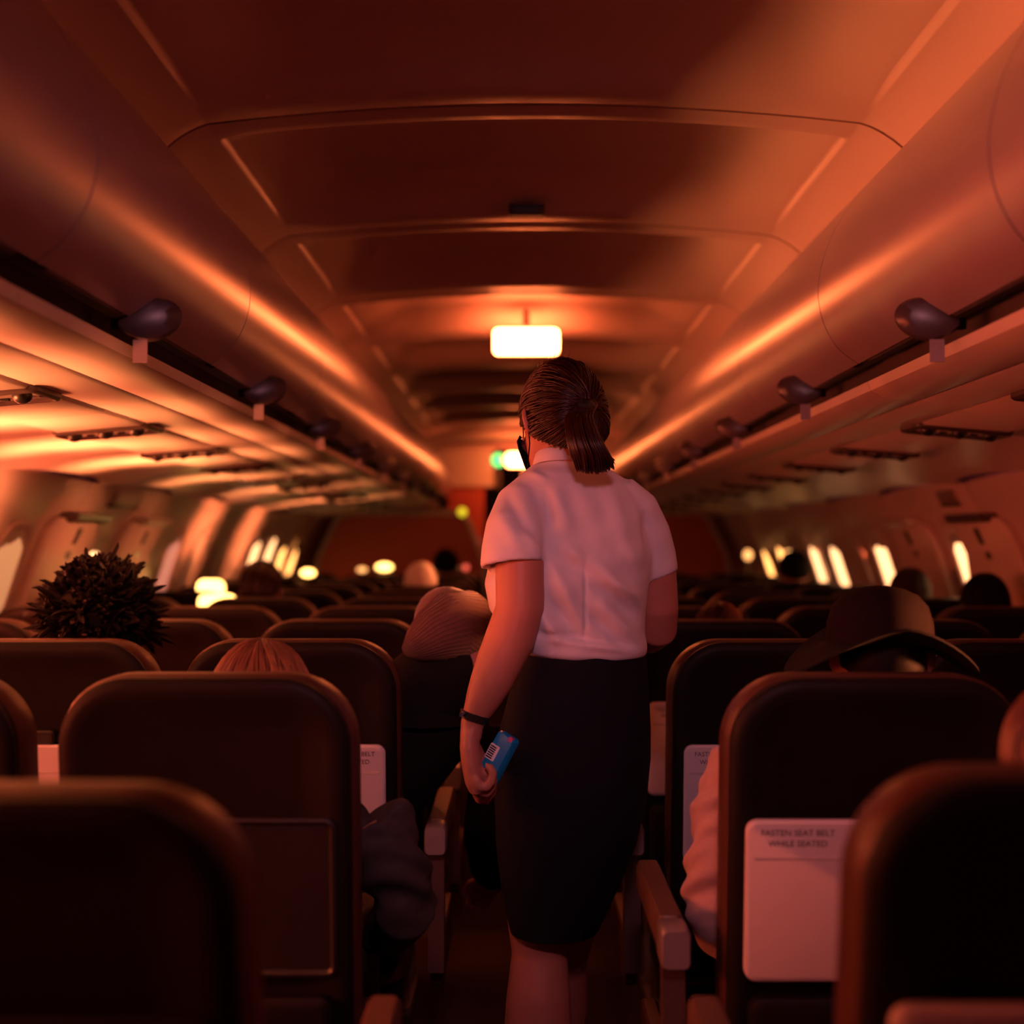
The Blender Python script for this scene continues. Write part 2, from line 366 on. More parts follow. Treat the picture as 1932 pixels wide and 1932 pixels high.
for s in (-1, 1):
    for yc in (5.06, 5.98):
        di += 1
        root = struct(empty('door_%d' % di), 'overwing exit hatch in the '+('left' if s < 0 else 'right')+' wall')
        mb = MB(); wall_patch(mb, s, yc, -0.40, 0.56, 1.0, 0.08, [(-0.012, 0.0), (0.022, 0.0), (0.034, 0.012)]); mb.obj('hatch_panel', 'wallm', root)
        mb = MB(); wall_patch(mb, s, yc+0.03, 0.100, 0.40, 0.032, 0.012, [(0.0, 0), (0.058, 0.0), (0.068, 0.006)]); mb.obj('handle_cover', 'latch' if yc < 5.5 else 'trim', root)
        mb = MB(); wall_patch(mb, s, yc+0.02, 0.035, 0.035, 0.06, 0.008, [(0.02, 0), (0.040, 0), (0.042, 0.003)]); mb.obj('peephole', 'black', root)
        mb = MB(); wall_patch(mb, s, yc+0.015, -0.035, 0.05, 0.03, 0.008, [(0.02, 0), (0.038, 0)]); mb.obj('label_plate', 'redlamp' if False else 'latch', root)
    # small placard above the exits
    root = tag(empty('exit_placard'), 'faint rectangular placard over the %s overwing exits' % ('left' if s < 0 else 'right'), 'sign')
    mb = MB(); wall_patch(mb, s, 5.55 if s < 0 else 5.3, 0.185, 0.34 if s < 0 else 0.16, 0.05, 0.008, [(-0.01, 0), (0.012, 0), (0.016, 0.004)])
    mb.obj('plate', 'wallm' if s < 0 else 'vent', root)
    mb = MB(); wall_patch(mb, s, 5.55 if s < 0 else 5.3, 0.155, 0.36 if s < 0 else 0.17, 0.010, 0.004, [(-0.01, 0), (0.018, 0), (0.02, 0.002)])
    mb.obj('lower_rim', 'latch', root)

# ------------------------------------------------------------------ overhead bins and service panels
def door_profile():
    P = [(0.800, 0.815), (0.735, 0.775), (0.690, 0.725), (0.655, 0.675), (0.628, 0.62), (0.612, 0.555), (0.613, 0.505), (0.626, 0.46), (0.650, 0.422), (0.688, 0.393)]
    # Catmull-Rom densify
    out = []
    for i in range(len(P)-1):
        p0, p1, p2, p3 = P[max(i-1, 0)], P[i], P[i+1], P[min(i+2, len(P)-1)]
        for q in range(4):
            t = q/4
            out.append(tuple(0.5*((2*b)+(-a+c)*t+(2*a-5*b+4*c-d)*t*t+(-a+3*b-3*c+d)*t**3) for a, b, c, d in zip(p0, p1, p2, p3)))
    out.append(P[-1]); return out
DP = door_profile()
RAIL = [(0.694, 0.398), (0.735, 0.417), (0.757, 0.405), (0.759, 0.370), (0.747, 0.350), (0.722, 0.343)]
UNDER = [(0.714, 0.347), (0.716, 0.336), (0.735, 0.325), (0.80, 0.319), (0.812, 0.322), (0.82, 0.317), (0.919, 0.308)]
def extr(mb, prof, s, y0, y1, thick, yn=2):
    """strip of a profile (x, z) run along y, with thickness outward"""
    n = len(prof); nor = []
    for i in range(n):
        a, b = prof[max(i-1, 0)], prof[min(i+1, n-1)]; dx, dz = b[0]-a[0], b[1]-a[1]; l = math.hypot(dx, dz); nor.append((-dz/l, dx/l))
    ring = prof + [(p[0]+q[0]*thick, p[1]+q[1]*thick) for p, q in reversed(list(zip(prof, nor)))]
    mb.rings([[Vector((s*x, y0+(y1-y0)*k/(yn-1), H+z)) for x, z in ring] for k in range(yn)])
def latch(s, y):
    mb = MB(); rs = []
    # leaf-shaped paddle standing off the lower door edge, broad end down the aisle
    rings = []
    for d, k in ((-0.013, 0.55), (-0.009, 0.90), (0.0, 1.0), (0.006, 0.97), (0.010, 0.7)):
        r = []
        for j in range(28):
            a = 2*math.pi*j/28; u = math.cos(a); v = math.sin(a)
            wd = 0.052*u*k; ht = 0.037*v*k*(1-0.35*(-u if u < 0 else 0))
            r.append(Vector((s*(0.650-wd), y+d+0.25*wd, H+0.378+ht+0.15*wd)))
        rings.append(r)
    mb.rings(rings); return mb
BIN_GRP = 'overhead bins along the aisle'
for s, side in ((-1, 'left'), (1, 'right')):
    n = 0
    for i, (ya, yb) in enumerate(zip(SEAM, SEAM[1:])):
        if yb < 0.75: continue
        n += 1
        last = yb > 13.0
        c = empty('overhead_bin', (0, 0, 0))
        tag(c, 'pale rounded overhead bin on the %s, %s along the aisle from the camera' % (side, ordinal(n-1)), 'bin', BIN_GRP+' on the '+side)
        mb = MB(); extr(mb, DP, s, ya+0.003, yb-0.003, -0.014); d = mb.obj('door', 'bin', c)
        mb = MB(); extr(mb, RAIL, s, ya, yb, -0.008); mb.obj('grip_rail', 'bindark', c)
        mb = MB(); extr(mb, [(0.683, 0.388), (0.690, 0.384), (0.700, 0.388), (0.700, 0.400)], s, ya+0.06, yb-0.06, -0.004); mb.obj('door_lip', 'bindark', c)
        mb = MB(); extr(mb, UNDER, s, ya+0.001, yb-0.001, -0.015); mb.obj('underside', 'plastic', c)
        yl = yb-0.60
        lo = latch(s, yl).obj('latch', 'latch', c)
        mb = MB(); mb.box((s*0.690, yl+0.01, H+0.372), (0.05, 0.02, 0.018)); mb.obj('catch', 'black', c, smooth=False)
        mb = MB(); mb.box((s*0.664, yl-0.005, H+0.325), (0.024, 0.003, 0.038)); mb.obj('paper_tag', 'tag', c, smooth=False)
        if last:
            mb = MB(); mb.rings([[Vector((s*x, yb-0.003+q, H+z)) for x, z in DP+UNDER] for q in (0, 0.02)]); mb.obj('end_cap', 'trim', c)

PSU = [(0.926, 0.308), (0.932, 0.299), (1.13, 0.282), (1.135, 0.29)]
OUT0 = [(1.145, 0.286), (1.15, 0.279)]
for s, side in ((-1, 'left'), (1, 'right')):
    n = 0
    for r in range(0, 14):
        yc = 2.62+PITCHR*(r-1); ya, yb = yc-PITCHR/2, yc+PITCHR/2
        if yc < 1.5 or yc > 11.5: continue
        n += 1
        c = empty('service_panel')
        tag(c, '%s overhead panel with reading lamps and air nozzles, %s from the camera' % (side, ordinal(n-1)), 'panel', 'passenger service panels on the '+side)
        mb = MB(); extr(mb, PSU, s, ya+0.0015, yb-0.0015, -0.012); mb.obj('cover', 'plastic', c)
        # unit
        zz = lambda x: 0.300-(x-0.93)*0.09
        mb = MB(); slab(mb, 0.235, 0.165, 0.02, 1.03, 0, [(0.0, 0.0), (0.018, 0.0), (0.022, 0.005), (0.022, 0.010), (0.006, 0.014), (0.006, 0.03)], lambda x, d, q: Vector((s*x, yc+q, H+zz(x)-d+0.001)))
        mb.obj('unit_frame', 'unit', c)
        for k, x in enumerate((0.955, 1.03, 1.105)):
            mb = MB(); mb.ell((s*x, yc-0.030, H+zz(x)-0.018), (0.019, 0.019, 0.016), 12, 8); mb.obj('air_nozzle', 'black', c)
            mb = MB(); mb.cyl((s*(x+0.018), yc+0.034, H+zz(x)), (s*(x+0.018), yc+0.034, H+zz(x)-0.024), 0.012, 10, 0.010); mb.obj('reading_light', 'tag', c)
            mb = MB(); mb.box((s*(x-0.02), yc+0.034, H+zz(x)-0.010), (0.016, 0.012, 0.010)); mb.obj('button', 'black', c, smooth=False)
# outer strip with a scalloped edge over each sidewall panel
for s, side in ((-1, 'left'), (1, 'right')):
    root = struct(empty('trim_1' if s < 0 else 'trim_2'), side+' scalloped strip between service panels and sidewall')
    for ya, yb in zip(SEAM, SEAM[1:]):
        mb = MB(); rows = []; N = 28
        for j in range(N+1):
            t = j/N; y = ya+0.001+(yb-ya-0.002)*t
            arch = math.sin(math.pi*t)**0.7                    # 0 at panel joints, 1 mid panel
            xo = 1.56-0.10*arch; zo = 0.222+0.012*arch
            rows.append([Vector((s*1.145, y, H+0.29)), Vector((s*1.15, y, H+0.279)), Vector((s*1.34, y, H+0.262)), Vector((s*(xo-0.012), y, H+zo+0.004)), Vector((s*xo, y, H+zo)), Vector((s*(xo+0.008), y, H+zo+0.03)), Vector((s*(xo+0.02), y, H+zo+0.10))])
        mb.rings(rows, cap=False, close=False); mb.obj('strip', 'plastic', root)

# ------------------------------------------------------------------ ceiling lights and indicator lamps
def sign(y, z, label, x=0.0, w=0.275, h=0.108):
    c = empty('ceiling_light', (x, y, H+z)); tag(c, label, 'light')
    mb = MB(); slab(mb, w, h, 0.022, 0, 0, [(-0.022, 0.004), (-0.018, 0), (0.018, 0), (0.022, 0.004)], lambda a, d, b: Vector((a, d, b))); mb.obj('lamp_panel', 'lamp', c)
    mb = MB(); mb.box((0, 0, h/2+0.006), (w*0.7, 0.03, 0.012)); mb.box((0, 0, h/2+0.045), (0.03, 0.02, 0.07)); mb.obj('hanger', 'trim', c, smooth=False)
sign(5.84, 0.855, 'bright white rectangular lamp hanging from the ceiling above the attendant')
sign(11.30, 0.695, 'farther white rectangular lamp beside the green light at the cabin end', 0.01)
def indicator(p, r, m, label, name='indicator_lamp'):
    c = empty(name, p); tag(c, label, 'light')
    mb = MB(); mb.ell((0, 0, 0), (r, r*0.5, r), 14, 8); mb.obj('lens', m, c)
    mb = MB(); mb.cyl((0, r*0.2, 0), (0, r*0.9, 0), r*1.15, 14); mb.obj('housing', 'black', c)
indicator(at(940, 868, 11.28), 0.052, 'green', 'round green light next to the far ceiling lamp')
indicator(at(872, 966, 10.95), 0.035, 'yellow', 'small yellow light at the inner edge of the left cabin divider')
indicator(at(899, 1022, 11.75), 0.03, 'rosy', 'faint rosy light in the dark passage beyond the left divider')

# ------------------------------------------------------------------ seats
REC = 0.0
def seat_back_pt(x, d, z):
    """local seat back: leaning slightly back; d measured forward from the rear face"""
    return Vector((x, d + 0.075*(1.115-z)/0.65 - REC*(z-0.45)/0.665, z - REC*0.28*(z-0.45)/0.665))
def text_mesh(body, size):
    cu = bpy.data.curves.new('t', 'FONT'); cu.body = body; cu.size = size; cu.align_x = 'CENTER'; cu.space_line = 1.25; cu.extrude = 0.0004
    o = bpy.data.objects.new('t', cu); COL.objects.link(o)
    dg = bpy.context.evaluated_depsgraph_get(); dg.update()
    me = bpy.data.meshes.new_from_object(o.evaluated_get(dg)); bpy.data.objects.remove(o)
    return me
TXT = text_mesh('FASTEN SEAT BELT\nWHILE SEATED', 0.0130)
def make_seat(tray_dark=False, tx=0.0):
    c = empty('airline_seat')
    W_ = 0.448
    R = (0.04, 0.04, 0.105, 0.105)
    mb = MB(); slab(mb, W_-0.012, 0.70, R, 0, 0.753, [(0.016, 0.07), (0.004, 0.035), (0.0, 0.018), (0.003, 0.006), (0.010, 0.0), (0.032, 0.0)], seat_back_pt, 10)
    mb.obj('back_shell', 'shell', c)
    mb = MB(); slab(mb, W_, 0.70, R, 0, 0.756, [(0.030, 0.006), (0.040, 0.0), (0.095, 0.0), (0.112, 0.010), (0.122, 0.03), (0.126, 0.06)], seat_back_pt, 10)
    mb.obj('back_cushion', 'leather', c)
    mb = MB(); slab(mb, 0.36, 0.17, 0.05, 0, 1.01, [(0.12, 0.0), (0.140, 0.006), (0.150, 0.03)], seat_back_pt, 8); mb.obj('headrest', 'leather', c)
    mb = MB(); slab(mb, 0.445, 0.46, 0.05, 0, 0.36, [(0.36, 0.02), (0.375, 0.0), (0.43, 0.0), (0.455, 0.012), (0.462, 0.05)], lambda x, d, q: Vector((x, q, d)), 6); mb.obj('seat_cushion', 'leather', c)
    # tray table
    if tray_dark:                            # black panel for the unlit tray area, shade put into the colour
        mb = MB(); slab(mb, 0.395, 0.245, 0.018, 0, 0.772, [(0.004, 0), (-0.003, 0.0), (-0.005, 0.006), (0.001, 0.012)], seat_back_pt, 6); mb.obj('tray_recess', 'black', c)
    else:
        mb = MB(); slab(mb, 0.395, 0.245, 0.018, 0, 0.772, [(-0.002, 0), (-0.014, 0.0), (-0.018, 0.005)], seat_back_pt, 6); t = mb.obj('tray_table', 'tray', c)
        mb = MB(); slab(mb, 0.375, 0.007, 0.002, 0, 0.837, [(-0.016, 0), (-0.0190, 0.0015)], seat_back_pt, 2); mb.obj('rib', 'traygrey', t)
        mb = MB(); slab(mb, 0.16, 0.008, 0.003, 0.03, 0.690, [(-0.016, 0), (-0.022, 0.001)], seat_back_pt, 2); mb.obj('ledge', 'tray', t)
        q = mkobj('lettering', TXT, 'print', t, smooth=False)
        q.location = seat_back_pt(tx, -0.0182, 0.872); q.rotation_euler = (math.pi/2+math.atan(0.075/0.65), 0, 0)
        mb = MB(); slab(mb, 0.05, 0.028, 0.008, 0, 0.910, [(0.004, 0), (-0.016, 0.0), (-0.020, 0.004)], seat_back_pt, 4); mb.obj('tray_latch', 'black', c)
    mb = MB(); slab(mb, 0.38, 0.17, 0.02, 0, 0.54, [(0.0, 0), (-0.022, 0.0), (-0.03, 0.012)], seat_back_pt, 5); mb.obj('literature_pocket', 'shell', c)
    # legs and spreader
    mb = MB(); mb.box((0, 0.36, 0.345), (0.44, 0.36, 0.035)); mb.obj('seat_pan', 'black', c, smooth=False)
    for x in (-0.15, 0.15):
        mb = MB(); mb.tube([(x, 0.50, 0.34), (x, 0.52, 0.03)], 0.018, 8); mb.box((x, 0.42, 0.012), (0.04, 0.30, 0.024)); mb.tube([(x, 0.24, 0.33), (x, 0.34, 0.02)], 0.014, 8); mb.obj('leg', 'metal', c)
    return c
def add_arm(c, x):
    mb = MB(); slab(mb, 0.044, 0.40, 0.014, x, 0.33, [(0.672, 0.004), (0.676, 0), (0.712, 0.0), (0.722, 0.006)], lambda a, d, q: Vector((a, q, d)), 4)
    a = mb.obj('armrest', 'pad', c)
    mb = MB(); slab(mb, 0.046, 0.062, 0.012, x, 0.69, [(0.055, 0.003), (0.060, 0), (0.125, 0), (0.13, 0.003)], lambda q, d, z: Vector((q, d, z)), 4); mb.obj('hinge_cap', 'metal', a)
    mb = MB(); mb.box((x, 0.11, 0.54), (0.034, 0.045, 0.26)); mb.obj('arm_post', 'unit', c, smooth=False)
    mb = MB(); slab(mb, 0.40, 0.11, 0.03, 0.33, 0.42, [(-0.014, 0.004), (-0.010, 0), (0.010, 0), (0.014, 0.004)], lambda q, d, z: Vector((x+d, q, z)), 4); mb.obj('side_panel', 'leather', c)
ASIDE = 0.277
SX = [ASIDE+0.225+0.502*k for k in range(3)]
protos = {}
def proto(kind):
    if kind not in protos:
        c = make_seat(kind == 'open')
        protos[kind] = c; c['used'] = 0
    return protos[kind]
# three flavours of plain seat: aisle arm on the -x side, on the +x side, both shared arms
def seat_flavour(kind, s, k):
    global REC
    key = (kind, s, k == 0)
    REC = {'recline': 0.085, 'recline2': 0.045}.get(kind, 0.0)
    if key not in protos:
        c = make_seat(kind in ('open', 'recline'), -s*0.122)
        inner = -s*0.297; outer = s*0.251
        if k == 0 and kind != 'open': add_arm(c, inner)
        if kind != 'recline2': add_arm(c, outer)
        index_kids(c); protos[key] = c
        return c, True
    return protos[key], False
COLN = ['aisle', 'middle', 'window']
SKIP = {(1, 1), (1, 2), (2, 2)}
NROWS = 12
for r in range(1, NROWS+1):
    for s, side in ((-1, 'left'), (1, 'right')):
        for k in range(3):
            if (r, k) in SKIP: continue
            kind = 'open' if (r == 2 and s == -1 and k == 0) else ('recline' if s < 0 else 'recline2') if (r == 1 and k == 0) else 'plain'
            p, fresh = seat_flavour(kind, s, k)
            o = p if fresh else copy_tree(p)
            o.location = (s*SX[k], rowy(r), 0)
            tag(o, 'dark leather %s seat on the %s, %s row from the camera' % (COLN[k], side, ordinal(r-1)), 'seat', 'airline seats on the '+side)
#PEOPLE
# ------------------------------------------------------------------ people: heads, hair, hands
HEAD = [(-0.118, 0.020, 0.072, 0.030), (-0.108, 0.038, 0.088, 0.005), (-0.088, 0.054, 0.093, -0.030), (-0.062, 0.064, 0.094, -0.062), (-0.032, 0.071, 0.091, -0.085),
        (0.0, 0.075, 0.092, -0.096), (0.032, 0.076, 0.093, -0.098), (0.066, 0.070, 0.084, -0.090), (0.094, 0.052, 0.060, -0.068), (0.110, 0.026, 0.022, -0.036), (0.114, 0.008, 0.002, -0.014)]
def frame(yaw, pitch, roll=0.0):
    """local head axes: +y face, +x right, +z up"""
    return (Matrix.Rotation(yaw, 3, 'Z') @ Matrix.Rotation(pitch, 3, 'X') @ Matrix.Rotation(roll, 3, 'Y'))
def add_head(mb, c, R, k=1.0, neck_to=None, neck_r=0.054):
    T = lambda x, y, z: c + R @ Vector((x*k, y*k, z*k))
    rs = []
    for z, a, f, b in HEAD:
        cy, ry = (f+b)/2, (f-b)/2
        rs.append([T(a*math.copysign(abs(math.cos(q))**0.9, math.cos(q)), cy+ry*math.sin(q), z) for q in [2*math.pi*j/28 for j in range(28)]])
    mb.rings(rs)
    # nose, brow, lips, chin, ears
    mb.tube([T(0, 0.088, 0.006), T(0, 0.101, -0.018), T(0, 0.110, -0.040), T(0, 0.096, -0.050)], [0.009*k, 0.010*k, 0.014*k, 0.011*k], 10)
    for sx in (-1, 1):
        mb.ell(T(sx*0.013, 0.097, -0.044), (0.009*k, 0.010*k, 0.008*k), 10, 6)
        mb.tube([T(sx*0.008, 0.090, 0.020), T(sx*0.030, 0.088, 0.024), T(sx*0.052, 0.074, 0.018)], [0.006*k, 0.008*k, 0.006*k], 8)
        mb.ell(T(sx*0.040, 0.068, -0.030), (0.024*k, 0.020*k, 0.022*k), 12, 8)
        # ear: bowl with a thicker rim and lobe
        e = [T(sx*(0.074+0.016*math.sin(t*math.pi)), -0.006-0.020*math.sin(t*math.pi*0.9)-0.004*t, 0.026-0.062*t) for t in [i/8 for i in range(9)]]
        mb.tube(e, [0.0055*k, 0.007*k, 0.0075*k, 0.0075*k, 0.007*k, 0.007*k, 0.007*k, 0.0075*k, 0.006*k], 8)
        mb.ell(T(sx*0.077, -0.004, -0.004), (0.008*k, 0.016*k, 0.028*k), 10, 8)
    mb.tube([T(-0.022, 0.089, -0.070), T(0, 0.099, -0.068), T(0.022, 0.089, -0.070)], [0.004*k, 0.007*k, 0.004*k], 8)
    mb.tube([T(-0.018, 0.089, -0.079), T(0, 0.098, -0.079), T(0.018, 0.089, -0.079)], [0.004*k, 0.007*k, 0.004*k], 8)
    mb.ell(T(0, 0.083, -0.104), (0.020*k, 0.014*k, 0.014*k), 12, 8)
    if neck_to is not None:
        mb.tube([T(0, -0.018, -0.045), T(0, -0.020, -0.085), (T(0, -0.02, -0.10)+neck_to)/2, neck_to], [neck_r*1.02, neck_r, neck_r, neck_r*1.25], 18)
    return T
def add_eyes(T, k, parent):
    for sx in (-1, 1):
        mb = MB(); mb.ell(T(sx*0.031, 0.079, 0.0), (0.012*k,)*3, 14, 10); e = mb.obj('eye', 'eye', parent)
        mb = MB(); mb.ell(T(sx*0.031, 0.0875, 0.0), (0.0055*k, 0.004*k, 0.0055*k), 12, 6); mb.obj('iris', 'iris', e)
def shell_pt(az, el, off=0.0):
    """point on the head's outside: az 0 = face, pi = back, el = elevation"""
    a, b, cz = 0.077+off, 0.096+off, 0.114+off
    return Vector((a*math.sin(az)*math.cos(el), -0.003+b*math.cos(az)*math.cos(el), 0.002+cz*math.sin(el)))
def strands(paths, rad, sides=3):
    """many tapered hair strands as one mesh"""
    mb = MB()
    for p, r in zip(paths, rad):
        n = len(p); rr = [r*(0.55+0.45*math.sin(math.pi*min(1, 0.15+i/(n-1)*0.95))) if i < n-1 else r*0.15 for i in range(n)]
        mb.tube(p, rr, sides, cap=False)
    return mb
def fingers(mb, K, fdirs, lens, rad, axis):
    """K knuckle points, fdirs first directions, bent about axis; returns nothing"""
    for k, d, L, r in zip(K, fdirs, lens, rad):
        p = [Vector(k)]; dd = Vector(d).normalized()
        for i, (f, bend) in enumerate(((0.42, 0.55), (0.32, 0.95), (0.26, 0.8))):
            p.append(p[-1]+dd*L*f); dd = Matrix.Rotation(bend, 3, Vector(axis)) @ dd
        mb.tube([p[0], (p[0]+p[1])/2, p[1], p[2], p[3]], [r*1.05, r, r*1.0, r*0.92, r*0.72], 10)
        mb.ell(p[3], (r*0.72,)*3, 8, 6)
def add_hand(mb, wrist, d, palm, k=1.0, side=1):
    """relaxed half-closed hand; d = pointing direction, palm = palm normal"""
    d = Vector(d).normalized(); palm = Vector(palm); palm = (palm-d*palm.dot(d)).normalized(); a = d.cross(palm).normalized()
    wrist = Vector(wrist)
    rs = []
    for t, wd, th in ((-0.015, 0.024, 0.019), (0.015, 0.030, 0.018), (0.045, 0.038, 0.017), (0.075, 0.041, 0.015), (0.092, 0.036, 0.012)):
        c = wrist+d*t*k
        rs.append([c+a*wd*k*math.cos(q)+palm*th*k*math.sin(q) for q in [2*math.pi*j/16 for j in range(16)]])
    mb.rings(rs)
    K = [wrist+(d*0.088+a*x)*k for x in (-0.030, -0.010, 0.010, 0.029)]
    ax = d.cross(palm)
    fingers(mb, K, [d+palm*0.25]*4, [q*k for q in (0.062, 0.076, 0.080, 0.072)], [0.0082*k, 0.0090*k, 0.0092*k, 0.0088*k], ax)
    sg = side
    b = wrist+(d*0.022+a*0.030*sg+palm*0.006)*k
    mb.tube([b, b+(d*0.028+a*0.020*sg+palm*0.014)*k, b+(d*0.055+a*0.020*sg+palm*0.028)*k, b+(d*0.075+a*0.010*sg+palm*0.036)*k], [0.013*k, 0.012*k, 0.0105*k, 0.008*k], 10)

# ------------------------------------------------------------------ the flight attendant
YD = 2.735; PXM = F/YD
def W(px, py, dy=0.0): return at(px, py, YD+dy)
def ering(cx_l, cx_r, py, ry, yaw=0.0, dy=0.0, e=2.3, n=40, dip=0.0):
    """horizontal body ring spanning two pixel columns, superellipse, turned by yaw"""
    a = W(cx_l, py, dy); b = W(cx_r, py, dy); c = (a+b)/2; rx = (b-a).length/2
    out = []
    for j in range(n):
        q = 2*math.pi*j/n; cs, sn = math.cos(q), math.sin(q)
        x = rx*math.copysign(abs(cs)**(2/e), cs); y = ry*math.copysign(abs(sn)**(2/e), sn)
        out.append(Vector((c.x+x, c.y+y+x*math.tan(yaw), c.z+dip*x)))
    return out
att = empty('person', (W(1045, 1500).x, YD, 0.0))
tag(att, 'standing flight attendant in white shirt and navy skirt, walking away down the aisle', 'person')
ATT = []                                      # children, re-based at the end
YAWT = math.radians(17)
# body: one continuous skin
hc = W(1060, 797, 0.02); HR = frame(math.radians(20), math.radians(-12), math.radians(2))
mb = MB()
T = add_head(mb, hc, HR, 0.97, W(1072, 905, 0.0), 0.050)
mb.rings([ering(1012, 1140, 885, 0.055), ering(995, 1180, 930, 0.070, YAWT), ering(980, 1205, 990, 0.085, YAWT), ering(975, 1200, 1060, 0.09, YAWT), ering(980, 1195, 1130, 0.09, YAWT), ering(1005, 1198, 1200, 0.088, YAWT),
          ering(985, 1208, 1290, 0.095), ering(965, 1208, 1400, 0.11), ering(955, 1195, 1470, 0.11)])
AL = -0.13
armL = [W(990, 940, -0.06), W(980, 985, -0.10), W(982, 1060, AL), W(981, 1147, AL-0.01), W(962, 1205, AL-0.01), W(943, 1248, AL-0.015), W(925, 1290, AL-0.02), W(913, 1316, AL-0.02), W(899, 1346, AL-0.02), W(891, 1366, AL-0.02), W(888, 1392, AL-0.02)]
mb.tube(armL, [q/PXM for q in (36, 43, 46, 44, 45, 42, 37.5, 33, 25, 21, 19.5)], 20)
armR = [W(1185, 955, 0.01), W(1216, 1015, 0.03), W(1234, 1080, 0.05), W(1241, 1150, 0.06), W(1240, 1186, 0.08), W(1225, 1196, 0.14), W(1200, 1190, 0.24), W(1185, 1182, 0.30)]
mb.tube(armR, [q/PXM for q in (36, 42, 43, 40, 39, 39, 32, 23)], 20)
# right hand in front of her
add_hand(mb, W(1185, 1182, 0.30), (-0.35, 0.9, 0.1), (-0.9, -0.3, -0.2), 1.0, -1)
# left hand closed round the packet, seen on its little-finger side
palm = [(887, 1378, 0.018, 0.026), (886, 1405, 0.0185, 0.036), (890, 1440, 0.019, 0.041), (897, 1474, 0.019, 0.041), (903, 1494, 0.015, 0.036)]
mb.rings([[W(px, py, AL-0.02)+Vector((tx*math.cos(q), wy*math.sin(q), 0.004*math.cos(q))) for q in [2*math.pi*j/18 for j in range(18)]] for px, py, tx, wy in palm])
for i, (dy, dp, r) in enumerate(((AL-0.057, 14, 0.0088), (AL-0.036, 3, 0.0096), (AL-0.013, -6, 0.0100), (AL+0.010, -10, 0.0096))):
    o = dp
    mb.tube([W(897, 1482-o, dy), W(906, 1499-o, dy), W(918, 1500-o, dy), W(928, 1488-o, dy), W(930, 1472-o, dy), W(924, 1460-o, dy), W(914, 1458-o, dy)], [r*1.1, r*1.1, r*1.05, r, r*1.0, r*0.9, r*0.7], 10)
mb.tube([W(893, 1405, AL+0.015), W(903, 1425, AL+0.03), W(916, 1442, AL+0.035), W(928, 1446, AL+0.03), W(936, 1444, AL+0.022)], [0.014, 0.013, 0.0115, 0.0105, 0.0075], 10)
# legs: standing left leg, right leg stepping ahead
legL = [W(1035, 1440, 0.0), W(1028, 1600, 0.0), W(1022, 1735, 0.005), W(1018, 1800, 0.0), W(1016, 1880, -0.012), W(1015, 1945, -0.018)]
legL += [Vector((legL[-1].x+0.001, YD, 0.20)), Vector((legL[-1].x, YD+0.005, 0.105)), Vector((legL[-1].x, YD+0.01, 0.07))]
mb.tube(legL, [0.088, 0.078, 0.068, 0.0545, 0.0625, 0.066, 0.044, 0.034, 0.034], 22)
fx = legL[-1].x
mb.tube([Vector((fx, YD-0.03, 0.045)), Vector((fx-0.005, YD+0.04, 0.055)), Vector((fx-0.015, YD+0.13, 0.034)), Vector((fx-0.02, YD+0.185, 0.028))], [0.030, 0.034, 0.030, 0.020], 14)
RX = W(1056, 1800, 0.14).x
legR = [W(1120, 1440, 0.01), W(1095, 1600, 0.03), W(1066, 1740, 0.075), Vector((RX, YD+0.13, 0.46)), Vector((RX, YD+0.20, 0.34)), Vector((RX, YD+0.26, 0.20)), Vector((RX, YD+0.28, 0.09))]
mb.tube(legR, [0.088, 0.078, 0.064, 0.056, 0.060, 0.044, 0.034], 22)
gx = legR[-1].x
mb.tube([Vector((gx, YD+0.24, 0.045)), Vector((gx+0.003, YD+0.31, 0.055)), Vector((gx+0.008, YD+0.40, 0.034)), Vector((gx+0.012, YD+0.455, 0.028))], [0.030, 0.034, 0.030, 0.020], 14)
me = remeshed(mb, 0.0042, 5, 0.5)
ATT.append(mkobj('body', me, 'skin'))
add_e = empty('tmp_eyes'); add_eyes(T, 0.97, add_e)
for e in list(kids(add_e)): e.parent = None; ATT.append(e)
bpy.data.objects.remove(add_e)
# shoes
for x0, y0 in ((fx, YD+0.01), (gx, YD+0.28)):
    mb = MB(); rs = []
    for dy, wd, h in ((-0.075, 0.020, 0.030), (-0.05, 0.036, 0.055), (0.0, 0.040, 0.050), (0.07, 0.046, 0.052), (0.13, 0.045, 0.042), (0.18, 0.034, 0.034), (0.205, 0.014, 0.02)):
        rs.append([Vector((x0-0.12*max(dy, 0)*(1 if y0 < 3 else -0.3)+wd*math.cos(q), y0+dy, max(0.004, 0.004+h/2+h/2*math.sin(q)*1.0))) for q in [2*math.pi*j/16 for j in range(16)]])
    mb.rings(rs); ATT.append(mb.obj('shoe', 'blackcloth'))
# skirt
mb = MB()
SK = [(990, 1219, 1216, 0.112), (984, 1222, 1240, 0.114), (962, 1226, 1300, 0.128), (944, 1229, 1370, 0.138), (936, 1228, 1430, 0.142), (933, 1220, 1510, 0.140), (936, 1200, 1590, 0.135), (944, 1172, 1660, 0.130), (954, 1146, 1715, 0.126), (960, 1130, 1748, 0.124)]
rs = [ering(l, r, py, ry, YAWT*max(0.2, 1-(py-1216)/300), 0.03*max(0, (py-1500)/250), 2.2) for l, r, py, ry in SK]
inner = [[c+(p-c)*0.96+Vector((0, 0, 0.0)) for p in ring] for ring, c in ((rs[-1], sum(rs[-1], Vector())/40),)]
up = [[p+Vector((0, 0, 0.10)) for p in inner[0]]]
mb.rings(rs+inner+up)
ATT.append(mb.obj('skirt', 'skirt', ang=70))
bm_sk = ATT[-1]
